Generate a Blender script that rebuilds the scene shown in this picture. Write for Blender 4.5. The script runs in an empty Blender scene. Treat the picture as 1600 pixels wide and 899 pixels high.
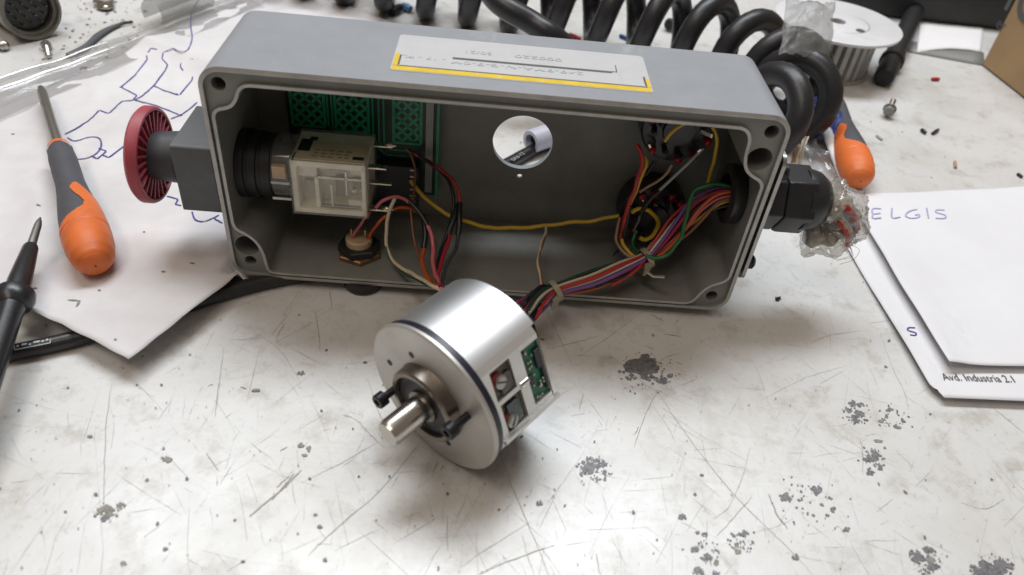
import bpy, bmesh, math, random
from math import radians, sin, cos, pi, sqrt, exp
from mathutils import Vector, Matrix, noise
from mathutils.geometry import tessellate_polygon

random.seed(7)
scene = bpy.context.scene
COL = scene.collection
V = Vector

# ------------------------------------------------------------------ camera
PITCH, ROLL, CAMH, FPX = 0.7028168, 0.1193003, 0.2376645, 1186.445
FW = V((0, cos(PITCH), -sin(PITCH)))
_r = V((1, 0, 0)); _u = _r.cross(FW)
RT = _r * cos(ROLL) + _u * sin(ROLL)
UP = -_r * sin(ROLL) + _u * cos(ROLL)
CAM = V((0, 0, CAMH))
cam_data = bpy.data.cameras.new("camera")
cam = bpy.data.objects.new("camera", cam_data)
COL.objects.link(cam)
m = Matrix((RT, UP, -FW)).transposed().to_4x4()
m.translation = CAM
cam.matrix_world = m
cam_data.sensor_width = 36
cam_data.lens = FPX / 1600 * 36
cam_data.clip_start = 0.01
cam_data.clip_end = 50
cam_data.dof.use_dof = True
cam_data.dof.focus_distance = 0.36
cam_data.dof.aperture_fstop = 10.5
scene.camera = cam

# ------------------------------------------------------------------ light
world = bpy.data.worlds.new("World"); scene.world = world
world.use_nodes = True
bg = world.node_tree.nodes["Background"]
bg.inputs[0].default_value = (1.0, 0.82, 0.66, 1)
bg.inputs[1].default_value = 0.20

def area_light(name, loc, target, sx, sy, power, color):
    d = bpy.data.lights.new(name, 'AREA'); d.shape = 'RECTANGLE'
    d.size = sx; d.size_y = sy; d.energy = power; d.color = color
    o = bpy.data.objects.new(name, d); COL.objects.link(o)
    o.location = loc
    o.rotation_euler = (V(target) - V(loc)).to_track_quat('-Z', 'Y').to_euler()
    return o
area_light("ceiling_tube_lamp", (-0.10, 0.93, 1.50), (0, 0.25, 0), 1.6, 0.40, 31, (0.90, 0.955, 1.0))
area_light("added_warm_fill", (-0.7, -0.35, 2.2), (0, 0.3, 0), 1.8, 0.5, 17, (1.0, 0.88, 0.76))  # added warm fill from behind the camera, not a known fitting

scene.render.engine = 'CYCLES'
scene.cycles.use_denoising = True
scene.cycles.max_bounces = 8
scene.cycles.transparent_max_bounces = 16
scene.cycles.caustics_reflective = False
scene.cycles.caustics_refractive = False
scene.view_settings.view_transform = 'Standard'
scene.view_settings.look = 'None'
scene.view_settings.exposure = 0
scene.view_settings.gamma = 1
scene.view_settings.use_curve_mapping = False

# ------------------------------------------------------------------ places
def ray(x, y):
    return FW + RT * ((x - 800) / FPX) - UP * ((y - 449.5) / FPX)
def T(x, y, z=0.0):                       # the point of the bench (or of height z) seen there
    d = ray(x, y); return CAM + d * ((z - CAMH) / d.z)
YAW = 0.0710159
BO = V((-0.0126634, 0.2674055, 0.005))    # front bottom middle of the enclosure
BX = V((cos(YAW), sin(YAW), 0)); BY = V((-sin(YAW), cos(YAW), 0)); BZ = V((0, 0, 1))
def B(x, y, z):                           # enclosure millimetres -> world
    return BO + BX * (x / 1000) + BY * (y / 1000) + BZ * (z / 1000)
def W(x, y, by):                          # point in the upright plane 'by' mm behind the enclosure's front
    d = ray(x, y)
    return CAM + d * (((BO - CAM).dot(BY) + by / 1000) / d.dot(BY))

# ------------------------------------------------------------------ materials
def mat(name, col, rough=0.5, metal=0.0, var=0.12, scale=60.0, bump=0.0, bscale=400.0, spec=0.5,
        trans=0.0, alpha=1.0, sss=0.0, col2=None, rvar=0.1, coat=0.0, scuff=0.0, scuff_col=(0.5, 0.5, 0.5), sscale=28.0):
    mt = bpy.data.materials.new(name); mt.use_nodes = True
    nt = mt.node_tree; N = nt.nodes; L = nt.links
    bs = N["Principled BSDF"]
    tc = N.new("ShaderNodeTexCoord")
    nz = N.new("ShaderNodeTexNoise"); nz.inputs["Scale"].default_value = scale
    nz.inputs["Detail"].default_value = 6; nz.inputs["Roughness"].default_value = 0.65
    L.new(tc.outputs["Object"], nz.inputs["Vector"])
    rp = N.new("ShaderNodeValToRGB")
    c2 = col2 if col2 else tuple(c * (1 - var * 2) for c in col)
    rp.color_ramp.elements[0].position = 0.3; rp.color_ramp.elements[0].color = (*c2, 1)
    rp.color_ramp.elements[1].position = 0.62; rp.color_ramp.elements[1].color = (*col, 1)
    L.new(nz.outputs["Fac"], rp.inputs["Fac"]); L.new(rp.outputs["Color"], bs.inputs["Base Color"])
    if scuff:                             # sparse rubbed marks, broken up by finer noise
        n1 = N.new("ShaderNodeTexNoise"); n1.inputs["Scale"].default_value = sscale; n1.inputs["Detail"].default_value = 9; n1.inputs["Roughness"].default_value = 0.78
        mp = N.new("ShaderNodeMapping"); mp.inputs["Rotation"].default_value = (0.4, 0.7, 0.5); mp.inputs["Scale"].default_value = (1, 0.35, 1)
        L.new(tc.outputs["Object"], mp.inputs["Vector"]); L.new(mp.outputs["Vector"], n1.inputs["Vector"])
        r1 = N.new("ShaderNodeValToRGB"); r1.color_ramp.elements[0].position = 0.585; r1.color_ramp.elements[0].color = (0, 0, 0, 1)
        r1.color_ramp.elements[1].position = 0.70; r1.color_ramp.elements[1].color = (scuff, scuff, scuff, 1)
        L.new(n1.outputs["Fac"], r1.inputs["Fac"])
        mx = N.new("ShaderNodeMix"); mx.data_type = 'RGBA'; L.new(r1.outputs["Color"], mx.inputs[0])
        L.new(rp.outputs["Color"], mx.inputs[6]); mx.inputs[7].default_value = (*scuff_col, 1)
        L.new(mx.outputs[2], bs.inputs["Base Color"])
    mr = N.new("ShaderNodeMapRange")
    mr.inputs[3].default_value = min(1, rough + rvar); mr.inputs[4].default_value = max(0.02, rough - rvar)
    L.new(nz.outputs["Fac"], mr.inputs[0]); L.new(mr.outputs[0], bs.inputs["Roughness"])
    bs.inputs["Metallic"].default_value = metal
    bs.inputs["Specular IOR Level"].default_value = spec
    bs.inputs["Transmission Weight"].default_value = trans
    bs.inputs["Alpha"].default_value = alpha
    bs.inputs["Coat Weight"].default_value = coat
    if bump:
        nb = N.new("ShaderNodeTexNoise"); nb.inputs["Scale"].default_value = bscale
        nb.inputs["Detail"].default_value = 4
        L.new(tc.outputs["Object"], nb.inputs["Vector"])
        bp = N.new("ShaderNodeBump"); bp.inputs["Strength"].default_value = bump
        bp.inputs["Distance"].default_value = 0.0006
        L.new(nb.outputs["Fac"], bp.inputs["Height"]); L.new(bp.outputs["Normal"], bs.inputs["Normal"])
    return mt

def bench_material():
    mt = bpy.data.materials.new("worn_white_bench_paint"); mt.use_nodes = True
    nt = mt.node_tree; N = nt.nodes; L = nt.links; bs = N["Principled BSDF"]
    tc = N.new("ShaderNodeTexCoord")
    def noise_(scale, detail=6, rough=0.6, sx=1, sy=1, rot=0):
        mp = N.new("ShaderNodeMapping"); mp.inputs["Scale"].default_value = (sx, sy, 1)
        mp.inputs["Rotation"].default_value = (0, 0, rot)
        L.new(tc.outputs["Object"], mp.inputs["Vector"])
        n = N.new("ShaderNodeTexNoise"); n.inputs["Scale"].default_value = scale
        n.inputs["Detail"].default_value = detail; n.inputs["Roughness"].default_value = rough
        L.new(mp.outputs["Vector"], n.inputs["Vector"]); return n
    def ramp(src, stops):
        r = N.new("ShaderNodeValToRGB")
        while len(r.color_ramp.elements) < len(stops): r.color_ramp.elements.new(0.5)
        for e, (p, c) in zip(r.color_ramp.elements, stops):
            e.position = p; e.color = (c[0], c[1], c[2], 1) if isinstance(c, tuple) else (c, c, c, 1)
        L.new(src, r.inputs["Fac"]); return r
    def mix(a, b, fac, mode='MULTIPLY'):
        x = N.new("ShaderNodeMix"); x.data_type = 'RGBA'; x.blend_type = mode
        if isinstance(fac, float): x.inputs[0].default_value = fac
        else: L.new(fac, x.inputs[0])
        L.new(a, x.inputs[6]); L.new(b, x.inputs[7]); return x.outputs[2]
    big = ramp(noise_(9, 5).outputs["Fac"], [(0.33, (0.52, 0.505, 0.475)), (0.5, (0.60, 0.597, 0.588)), (0.68, (0.65, 0.65, 0.65))])
    mid = ramp(noise_(55, 9, 0.72).outputs["Fac"], [(0.33, (0.66, 0.62, 0.56)), (0.48, (1, 1, 1))])
    c = mix(big.outputs[0], mid.outputs[0], 0.7)
    fine = ramp(noise_(330, 5, 0.7).outputs["Fac"], [(0.28, 0.55), (0.42, 1.0)])
    c = mix(c, fine.outputs[0], 0.55)
    # grime smears
    sm = ramp(noise_(24, 8, 0.7, 1, 0.4, 0.5).outputs["Fac"], [(0.6, (1, 1, 1)), (0.72, (0.80, 0.77, 0.70))])
    c = mix(c, sm.outputs[0], 0.8)
    L.new(c, bs.inputs["Base Color"])
    rr = ramp(noise_(30, 7, 0.7).outputs["Fac"], [(0.3, 0.44), (0.7, 0.27)])
    L.new(rr.outputs[0], bs.inputs["Roughness"])
    bs.inputs["Specular IOR Level"].default_value = 0.75
    bp = N.new("ShaderNodeBump"); bp.inputs["Strength"].default_value = 0.25; bp.inputs["Distance"].default_value = 0.0004
    L.new(noise_(160, 6, 0.6).outputs["Fac"], bp.inputs["Height"]); L.new(bp.outputs["Normal"], bs.inputs["Normal"])
    return mt

def film_material(name, tint, opac, rough=0.12, gloss=0.045, dcol=(0.75, 0.75, 0.76)):
    mt = bpy.data.materials.new(name); mt.use_nodes = True
    nt = mt.node_tree; N = nt.nodes; L = nt.links; out = N["Material Output"]
    N.remove(N["Principled BSDF"])
    tr = N.new("ShaderNodeBsdfTransparent"); tr.inputs[0].default_value = (*tint, 1)
    gl = N.new("ShaderNodeBsdfGlossy"); gl.inputs["Roughness"].default_value = rough
    df = N.new("ShaderNodeBsdfTranslucent"); df.inputs[0].default_value = (*dcol, 1)
    d2 = N.new("ShaderNodeBsdfDiffuse"); d2.inputs[0].default_value = (*dcol, 1)
    ad = N.new("ShaderNodeMixShader"); ad.inputs[0].default_value = 0.5
    L.new(df.outputs[0], ad.inputs[1]); L.new(d2.outputs[0], ad.inputs[2])
    m1 = N.new("ShaderNodeMixShader")
    nz = N.new("ShaderNodeTexNoise"); nz.inputs["Scale"].default_value = 40
    mr = N.new("ShaderNodeMapRange"); mr.inputs[3].default_value = opac * 0.6; mr.inputs[4].default_value = min(1, opac * 1.4)
    L.new(nz.outputs["Fac"], mr.inputs[0]); L.new(mr.outputs[0], m1.inputs[0])
    L.new(tr.outputs[0], m1.inputs[1]); L.new(ad.outputs[0], m1.inputs[2])
    lw = N.new("ShaderNodeLayerWeight"); lw.inputs[0].default_value = 0.5
    pw = N.new("ShaderNodeMath"); pw.operation = 'POWER'; pw.inputs[1].default_value = 4; L.new(lw.outputs["Facing"], pw.inputs[0])
    ma = N.new("ShaderNodeMath"); ma.operation = 'MULTIPLY_ADD'; ma.inputs[1].default_value = 0.55; ma.inputs[2].default_value = gloss; L.new(pw.outputs[0], ma.inputs[0])
    m2 = N.new("ShaderNodeMixShader"); L.new(ma.outputs[0], m2.inputs[0])
    L.new(m1.outputs[0], m2.inputs[1]); L.new(gl.outputs[0], m2.inputs[2])
    L.new(m2.outputs[0], out.inputs["Surface"])
    return mt

M = {}
M['bench'] = bench_material()
M['chip'] = mat('bare_metal_chip', (0.12, 0.12, 0.135), 0.5, 0.2, 0.3, 420, 0.4, 900, col2=(0.24, 0.235, 0.23))
M['chip_brown'] = mat('grimy_chip', (0.29, 0.275, 0.24), 0.6, 0.0, 0.25, 300)
M['scratch'] = mat('scratch_grime', (0.39, 0.365, 0.33), 0.6, 0.0, 0.25, 200)
M['scratch_pale'] = mat('faint_scratch_grime', (0.47, 0.455, 0.425), 0.6, 0.0, 0.2, 200)
M['speck'] = mat('dark_speck', (0.20, 0.19, 0.18), 0.7, 0.0, 0.2, 200)
M['case'] = mat('grey_enclosure_paint', (0.262, 0.275, 0.303), 0.52, 0.0, 0.07, 35, 0.22, 1500, scuff=0.85, scuff_col=(0.35, 0.355, 0.365), sscale=34)
M['case_inner'] = mat('olive_grey_inner_casting', (0.205, 0.207, 0.192), 0.5, 0.0, 0.10, 45, 0.25, 1100, scuff=0.5, scuff_col=(0.30, 0.295, 0.275))  # inside and rim groove: darker and more olive than the outer shell
M['lip'] = mat('rubbed_lip_metal', (0.44, 0.44, 0.42), 0.42, 0.2, 0.14, 90, 0.2, 700, scuff=0.7, scuff_col=(0.20, 0.20, 0.19), sscale=60)
M['case_bare'] = mat('worn_rim_metal', (0.30, 0.30, 0.29), 0.42, 0.25, 0.14, 120, 0.12, 900)
M['black_rubber'] = mat('black_rubber', (0.018, 0.018, 0.021), 0.40, 0, 0.2, 90, 0.15, 700, scuff=0.35, scuff_col=(0.05, 0.05, 0.052), sscale=40)
M['black_plastic'] = mat('black_plastic', (0.020, 0.021, 0.024), 0.32, 0, 0.2, 120, 0.08, 900)
M['black_matte'] = mat('matte_black_plastic', (0.012, 0.012, 0.013), 0.55, 0, 0.2, 120)
M['estop_grey'] = mat('dark_grey_plastic', (0.088, 0.093, 0.102), 0.5, 0, 0.1, 60, 0.14, 1500, scuff=0.5, scuff_col=(0.16, 0.165, 0.17), sscale=70)
M['estop_neck'] = mat('charcoal_plastic', (0.055, 0.058, 0.062), 0.5, 0, 0.1, 60)
M['red_plastic'] = mat('red_plastic', (0.37, 0.052, 0.075), 0.48, 0, 0.12, 60, 0.12, 1200, scuff=0.5, scuff_col=(0.45, 0.16, 0.17), sscale=80)
M['paper'] = mat('white_paper', (0.76, 0.745, 0.75), 0.8, 0, 0.03, 14, 0.12, 120)
M['paper_dirty'] = mat('grimy_white_paper', (0.66, 0.645, 0.655), 0.75, 0, 0.055, 14, 0.3, 90, col2=(0.55, 0.53, 0.535), scuff=0.35, scuff_col=(0.42, 0.39, 0.37), sscale=38)
M['paper2'] = mat('clean_white_paper', (0.71, 0.71, 0.735), 0.8, 0, 0.025, 12, 0.1, 100, col2=(0.66, 0.655, 0.68), scuff=0.25, scuff_col=(0.45, 0.44, 0.45), sscale=40)
M['pen'] = mat('blue_pen_ink', (0.06, 0.055, 0.30), 0.6)
M['pen_pale'] = mat('pale_violet_pen_ink', (0.42, 0.38, 0.66), 0.7)
M['ink'] = mat('black_print', (0.10, 0.10, 0.11), 0.7)
M['ink_grey'] = mat('faded_grey_print', (0.34, 0.345, 0.36), 0.7)
M['ink_faint'] = mat('very_faded_grey_print', (0.50, 0.505, 0.52), 0.7)
M['plate'] = mat('white_foil_label', (0.57, 0.575, 0.59), 0.36, 0.15, 0.06, 45, 0.14, 200, scuff=0.5, scuff_col=(0.44, 0.42, 0.38), sscale=60)
M['yellow_print'] = mat('yellow_print', (0.70, 0.49, 0.03), 0.45, 0, 0.1, 150, scuff=0.8, scuff_col=(0.62, 0.55, 0.30), sscale=120)
M['dark_print'] = mat('dark_grey_print', (0.09, 0.09, 0.095), 0.5)
M['steel'] = mat('polished_steel', (0.60, 0.575, 0.54), 0.24, 1.0, 0.05, 80, rvar=0.05)
M['steel_dull'] = mat('dull_steel', (0.46, 0.45, 0.43), 0.36, 1.0, 0.12, 90)
M['bearing'] = mat('brown_steel', (0.25, 0.22, 0.19), 0.32, 1.0, 0.15, 90)
M['screw_black'] = mat('blackened_steel', (0.030, 0.030, 0.036), 0.38, 0.5, 0.2, 120)
M['solder'] = mat('tinned_copper', (0.62, 0.55, 0.45), 0.28, 1.0, 0.15, 200)
M['copper'] = mat('copper_brown', (0.34, 0.19, 0.10), 0.4, 0.7, 0.2, 200)
M['cream'] = mat('cream_plastic', (0.50, 0.36, 0.22), 0.5, 0, 0.12, 200)
M['pcb_dark'] = mat('dark_green_board', (0.007, 0.026, 0.020), 0.35, 0, 0.2, 90)
M['pcb_green'] = mat('green_copper_fill', (0.022, 0.30, 0.155), 0.35, 0, 0.12, 90)
M['pcb_bright'] = mat('bright_green_board', (0.012, 0.17, 0.095), 0.35, 0, 0.12, 120)
M['grey_rail'] = mat('grey_metal_strip', (0.26, 0.26, 0.245), 0.45, 0.4, 0.1, 90)
M['deep_red'] = mat('red_sleeve', (0.30, 0.010, 0.014), 0.3, 0, 0.12, 200)  # plain deep red for terminal sleeves and washers, no emission
M['sleeve_white'] = mat('pale_lilac_tube', (0.46, 0.47, 0.56), 0.45, 0, 0.06, 60)
M['orange'] = mat('orange_rubber', (0.72, 0.165, 0.035), 0.5, 0, 0.08, 70, 0.12, 1400, scuff=0.45, scuff_col=(0.42, 0.10, 0.04), sscale=60)
M['grip'] = mat('grey_rubber_grip', (0.072, 0.074, 0.087), 0.62, 0, 0.08, 70, 0.22, 1600, scuff=0.4, scuff_col=(0.12, 0.12, 0.13), sscale=70)
M['cardboard'] = mat('brown_cardboard', (0.36, 0.235, 0.12), 0.75, 0, 0.08, 26, 0.15, 260)
M['pulley_white'] = mat('white_enamel', (0.66, 0.66, 0.68), 0.42, 0, 0.06, 60)
M['pulley_teeth'] = mat('grey_pulley_metal', (0.40, 0.39, 0.37), 0.45, 0.35, 0.15, 90)
M['dark_case'] = mat('dark_plastic_case', (0.028, 0.030, 0.033), 0.5, 0, 0.15, 40)
M['grey_case'] = mat('grey_plastic_trim', (0.25, 0.25, 0.24), 0.5, 0, 0.1, 40)
M['connector'] = mat('olive_anodised_shell', (0.20, 0.185, 0.155), 0.38, 0.55, 0.15, 60)
M['gold'] = mat('gold_pin', (0.75, 0.58, 0.25), 0.25, 1.0, 0.05, 80)
M['cotton'] = mat('frayed_cotton', (0.50, 0.465, 0.39), 0.8, 0, 0.2, 160, 0.5, 500, col2=(0.27, 0.245, 0.20))
M['blue_film'] = mat('blue_plastic_film', (0.05, 0.085, 0.36), 0.25, 0, 0.2, 120, 0.3, 220, col2=(0.25, 0.30, 0.55))
M['lime'] = mat('lime_plastic', (0.30, 0.48, 0.06), 0.4)
M['tie'] = mat('clear_nylon', (0.44, 0.41, 0.29), 0.35, 0, 0.1, 100, trans=0.35)
M['clear'] = film_material('clear_film', (0.95, 0.95, 0.96), 0.13)
M['smoke_film'] = film_material('smoky_clear_film', (0.80, 0.80, 0.79), 0.50, 0.40, 0.03, (0.36, 0.36, 0.35))
M['wrap'] = film_material('crumpled_clear_wrap', (0.93, 0.92, 0.90), 0.30, 0.14, 0.10, (0.62, 0.60, 0.56))
M['sleeve'] = film_material('sleeve_film', (0.95, 0.95, 0.96), 0.12, 0.16, 0.22)
M['relay_white'] = mat('milky_plastic', (0.90, 0.87, 0.76), 0.4, 0, 0.08, 120)
M['relay_clear'] = film_material('clear_hard_plastic', (0.97, 0.96, 0.92), 0.20, 0.08)
M['relay_grey'] = mat('grey_moulding', (0.47, 0.45, 0.39), 0.4, 0, 0.1, 120)
M['faint_brown'] = mat('faded_brown_print', (0.24, 0.21, 0.15), 0.6)
M['relay_label'] = mat('tan_label', (0.52, 0.465, 0.32), 0.55, 0, 0.1, 100)

# turned metal: fine tool marks along the encoder's axis or round it
def turned(name, col, rough, metal, radial):
    mt = mat(name, col, rough, metal, 0.08, 50, 0, rvar=0.07, scuff=0.35, scuff_col=tuple(c * .62 for c in col), sscale=45)
    nt = mt.node_tree; N = nt.nodes; L = nt.links; bs = N["Principled BSDF"]
    ge = N.new("ShaderNodeNewGeometry")
    sb_ = N.new("ShaderNodeVectorMath"); sb_.operation = 'SUBTRACT'; sb_.inputs[1].default_value = (-0.02377514, 0.17775908, 0.03094159)
    L.new(ge.outputs["Position"], sb_.inputs[0])
    vm = N.new("ShaderNodeVectorMath"); vm.inputs[1].default_value = (0.59498497, 0.80068118, 0.07001807)
    L.new(sb_.outputs[0], vm.inputs[0])
    if radial:
        vm.operation = 'CROSS_PRODUCT'; ln = N.new("ShaderNodeVectorMath"); ln.operation = 'LENGTH'
        L.new(vm.outputs[0], ln.inputs[0]); src = ln.outputs["Value"]
    else:
        vm.operation = 'DOT_PRODUCT'; src = vm.outputs["Value"]
    n1 = N.new("ShaderNodeTexNoise"); n1.noise_dimensions = '1D'; n1.inputs["Scale"].default_value = 2200; n1.inputs["Detail"].default_value = 3
    L.new(src, n1.inputs["W"])
    bp = N.new("ShaderNodeBump"); bp.inputs["Strength"].default_value = 0.30; bp.inputs["Distance"].default_value = 0.00012
    L.new(n1.outputs["Fac"], bp.inputs["Height"]); L.new(bp.outputs["Normal"], bs.inputs["Normal"])
    return mt
# brushed aluminium
def brushed(name, col, rough, metal=1.0, aniso=0.0):
    mt = mat(name, col, rough, metal, 0.05, 60, 0.05, 600, rvar=0.04)
    mt.node_tree.nodes["Principled BSDF"].inputs["Anisotropic"].default_value = aniso
    return mt
M['alu'] = turned('turned_aluminium', (0.80, 0.805, 0.82), 0.40, 1.0, False)
M['alu_face'] = turned('matt_aluminium_face', (0.54, 0.52, 0.49), 0.44, 0.75, True)
M['alu_flat'] = mat('milled_aluminium', (0.74, 0.74, 0.72), 0.35, 0.8, 0.06, 90, 0.05, 600)
M['navy'] = mat('dark_blue_seal', (0.013, 0.013, 0.026), 0.35)
M['clamp'] = mat('brown_grey_clamp_metal', (0.135, 0.125, 0.110), 0.35, 0.6, 0.25, 180)
M['clamp2'] = mat('teal_grey_clamp_metal', (0.125, 0.155, 0.155), 0.35, 0.6, 0.2, 180)

WIRE = {'red': (0.42, 0.022, 0.022), 'crimson': (0.36, 0.015, 0.035), 'pink': (0.55, 0.13, 0.16), 'orange': (0.48, 0.085, 0.015),
        'yellow': (0.62, 0.40, 0.03), 'green': (0.015, 0.12, 0.035), 'dark_green': (0.01, 0.05, 0.03), 'blue': (0.02, 0.06, 0.24),
        'light_blue': (0.10, 0.22, 0.42), 'white': (0.62, 0.57, 0.50), 'cream': (0.55, 0.47, 0.34), 'brown': (0.20, 0.085, 0.045),
        'tan': (0.42, 0.26, 0.17), 'violet': (0.15, 0.075, 0.27), 'black': (0.014, 0.014, 0.016), 'grey': (0.20, 0.20, 0.19),
        'dark_grey': (0.05, 0.05, 0.06), 'silver': (0.38, 0.39, 0.40), 'magenta': (0.38, 0.03, 0.14)}
for k, c in WIRE.items():
    M['w_' + k] = mat(k + '_wire_insulation', c, 0.36, 0, 0.06, 200)

# ------------------------------------------------------------------ mesh tools
class MB:
    def __init__(s): s.v = []; s.f = []
    def add(s, vs, fs):
        o = len(s.v); s.v += [V(p) for p in vs]; s.f += [tuple(o + i for i in f) for f in fs]; return s
    def box(s, c, ax, ay, az):            # centre and half axes
        c = V(c); ax, ay, az = V(ax), V(ay), V(az)
        vs = [c + ax * i + ay * j + az * k for k in (-1, 1) for j in (-1, 1) for i in (-1, 1)]
        return s.add(vs, [(0, 2, 3, 1), (4, 5, 7, 6), (0, 1, 5, 4), (2, 6, 7, 3), (0, 4, 6, 2), (1, 3, 7, 5)])
    def tube(s, pts, rad, n=8, caps=True, flat=1.0, up=None):
        P = [V(p) for p in pts]
        if not isinstance(rad, (list, tuple)): rad = [rad] * len(P)
        t0 = (P[1] - P[0]).normalized()
        nrm = V(up) if up else (V((0, 0, 1)) if abs(t0.z) < 0.9 else V((1, 0, 0)))
        rings = []
        for i, p in enumerate(P):
            t = (P[min(i + 1, len(P) - 1)] - P[max(i - 1, 0)])
            t = t.normalized() if t.length > 1e-9 else t0
            nrm = (nrm - t * nrm.dot(t))
            nrm = nrm.normalized() if nrm.length > 1e-6 else t.orthogonal().normalized()
            b = t.cross(nrm)
            rings.append([p + (b * cos(2 * pi * k / n) + nrm * (sin(2 * pi * k / n) * flat)) * rad[i] for k in range(n)])
        o = len(s.v)
        for r in rings: s.v += r
        for i in range(len(P) - 1):
            for k in range(n):
                a = o + i * n + k; b = o + i * n + (k + 1) % n
                s.f.append((a, b, b + n, a + n))
        if caps:
            s.f.append(tuple(o + k for k in range(n - 1, -1, -1)))
            s.f.append(tuple(o + (len(P) - 1) * n + k for k in range(n)))
        return s
    def lathe(s, c, axis, prof, n=48, e1=None, caps=True):     # prof: (distance along the axis, radius)
        axis = V(axis).normalized(); e1 = V(e1) if e1 else axis.orthogonal()
        e1 = (e1 - axis * e1.dot(axis)).normalized(); e2 = axis.cross(e1); c = V(c)
        o = len(s.v)
        for d, r in prof:
            s.v += [c + axis * d + (e1 * cos(2 * pi * k / n) + e2 * sin(2 * pi * k / n)) * r for k in range(n)]
        for i in range(len(prof) - 1):
            for k in range(n):
                a = o + i * n + k; b = o + i * n + (k + 1) % n
                s.f.append((a, b, b + n, a + n))
        if caps:
            if prof[0][1] > 1e-6: s.f.append(tuple(o + k for k in range(n - 1, -1, -1)))
            if prof[-1][1] > 1e-6: s.f.append(tuple(o + (len(prof) - 1) * n + k for k in range(n)))
        return s
    def sheet(s, fn, nu, nv):
        o = len(s.v)
        for j in range(nv + 1):
            for i in range(nu + 1): s.v.append(V(fn(i / nu, j / nv)))
        for j in range(nv):
            for i in range(nu):
                a = o + j * (nu + 1) + i; s.f.append((a, a + 1, a + nu + 2, a + nu + 1))
        return s
    def ribbon(s, pts, w, nrm=V((0, 0, 1))):
        P = [V(p) for p in pts]; o = len(s.v)
        for i, p in enumerate(P):
            t = (P[min(i + 1, len(P) - 1)] - P[max(i - 1, 0)]).normalized()
            b = t.cross(nrm).normalized()
            ww = w[i] if isinstance(w, (list, tuple)) else w
            s.v += [p + b * ww / 2, p - b * ww / 2]
        for i in range(len(P) - 1):
            a = o + 2 * i; s.f.append((a, a + 1, a + 3, a + 2))
        return s

def spline(pts, n=6):
    P = [V(p) for p in pts]
    if len(P) < 3: 
        return [P[0].lerp(P[-1], i / n) for i in range(n + 1)]
    Q = [P[0] * 2 - P[1]] + P + [P[-1] * 2 - P[-2]]
    out = []
    for i in range(1, len(Q) - 2):
        a, b, c, d = Q[i - 1], Q[i], Q[i + 1], Q[i + 2]
        for k in range(n):
            t = k / n
            out.append(0.5 * ((2 * b) + (c - a) * t + (2 * a - 5 * b + 4 * c - d) * t * t + (-a + 3 * b - 3 * c + d) * t ** 3))
    out.append(P[-1]); return out

ORG = {}
def finish(name, mb, material, parent=None, smooth=True, angle=35, loc=None, bevel=0, thick=0, fix=True):
    me = bpy.data.meshes.new(name)
    if parent is not None: org = ORG[parent.name]
    else: org = V(loc) if loc is not None else base_of(mb.v)
    me.from_pydata([tuple(p - org) for p in mb.v], [], mb.f)
    me.validate()
    if fix:
        bm = bmesh.new(); bm.from_mesh(me)
        bmesh.ops.recalc_face_normals(bm, faces=bm.faces)
        bm.to_mesh(me); bm.free()
    if smooth:
        for p in me.polygons: p.use_smooth = True
        me.set_sharp_from_angle(angle=radians(angle))
    me.materials.append(material)
    o = bpy.data.objects.new(name, me); COL.objects.link(o)
    if parent is not None: o.parent = parent
    else: o.location = org
    ORG[o.name] = org
    if thick:
        md = o.modifiers.new("thickness", 'SOLIDIFY'); md.thickness = thick; md.offset = 0
    if bevel:
        md = o.modifiers.new("bevel", 'BEVEL'); md.width = bevel; md.segments = 2; md.limit_method = 'ANGLE'
        md.angle_limit = radians(40)
    return o
def base_of(vs):
    n = len(vs); c = sum((V(p) for p in vs), V((0, 0, 0))) / n
    return V((c.x, c.y, min(p.z for p in vs)))
def tag(o, label=None, cat=None, group=None, kind=None):
    if label: o['label'] = label
    if cat: o['category'] = cat
    if group: o['group'] = group
    if kind: o['kind'] = kind
    return o
def thing(name, loc, label, cat, group=None):
    o = bpy.data.objects.new(name, None); COL.objects.link(o); o.location = loc
    o.empty_display_size = 0.01
    ORG[o.name] = V(loc); return tag(o, label, cat, group)
def text_mesh(txt, size, org, ex, ey, name, material, parent, off=0.0001, align='LEFT', squash=1.0):
    cu = bpy.data.curves.new(name, 'FONT'); cu.body = txt; cu.size = size; cu.align_x = align
    cu.resolution_u = 4
    t = bpy.data.objects.new(name, cu); COL.objects.link(t)
    dg = bpy.context.evaluated_depsgraph_get()
    me = bpy.data.meshes.new_from_object(t.evaluated_get(dg))
    ex, ey, org = V(ex).normalized(), V(ey).normalized(), V(org); nz = ex.cross(ey)
    mb = MB(); mb.v = [org + ex * (v.co.x * squash) + ey * v.co.y + nz * off for v in me.vertices]
    mb.f = [tuple(p.vertices) for p in me.polygons]
    bpy.data.objects.remove(t); bpy.data.meshes.remove(me); bpy.data.curves.remove(cu)
    return finish(name, mb, material, parent, smooth=False, fix=False)

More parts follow.
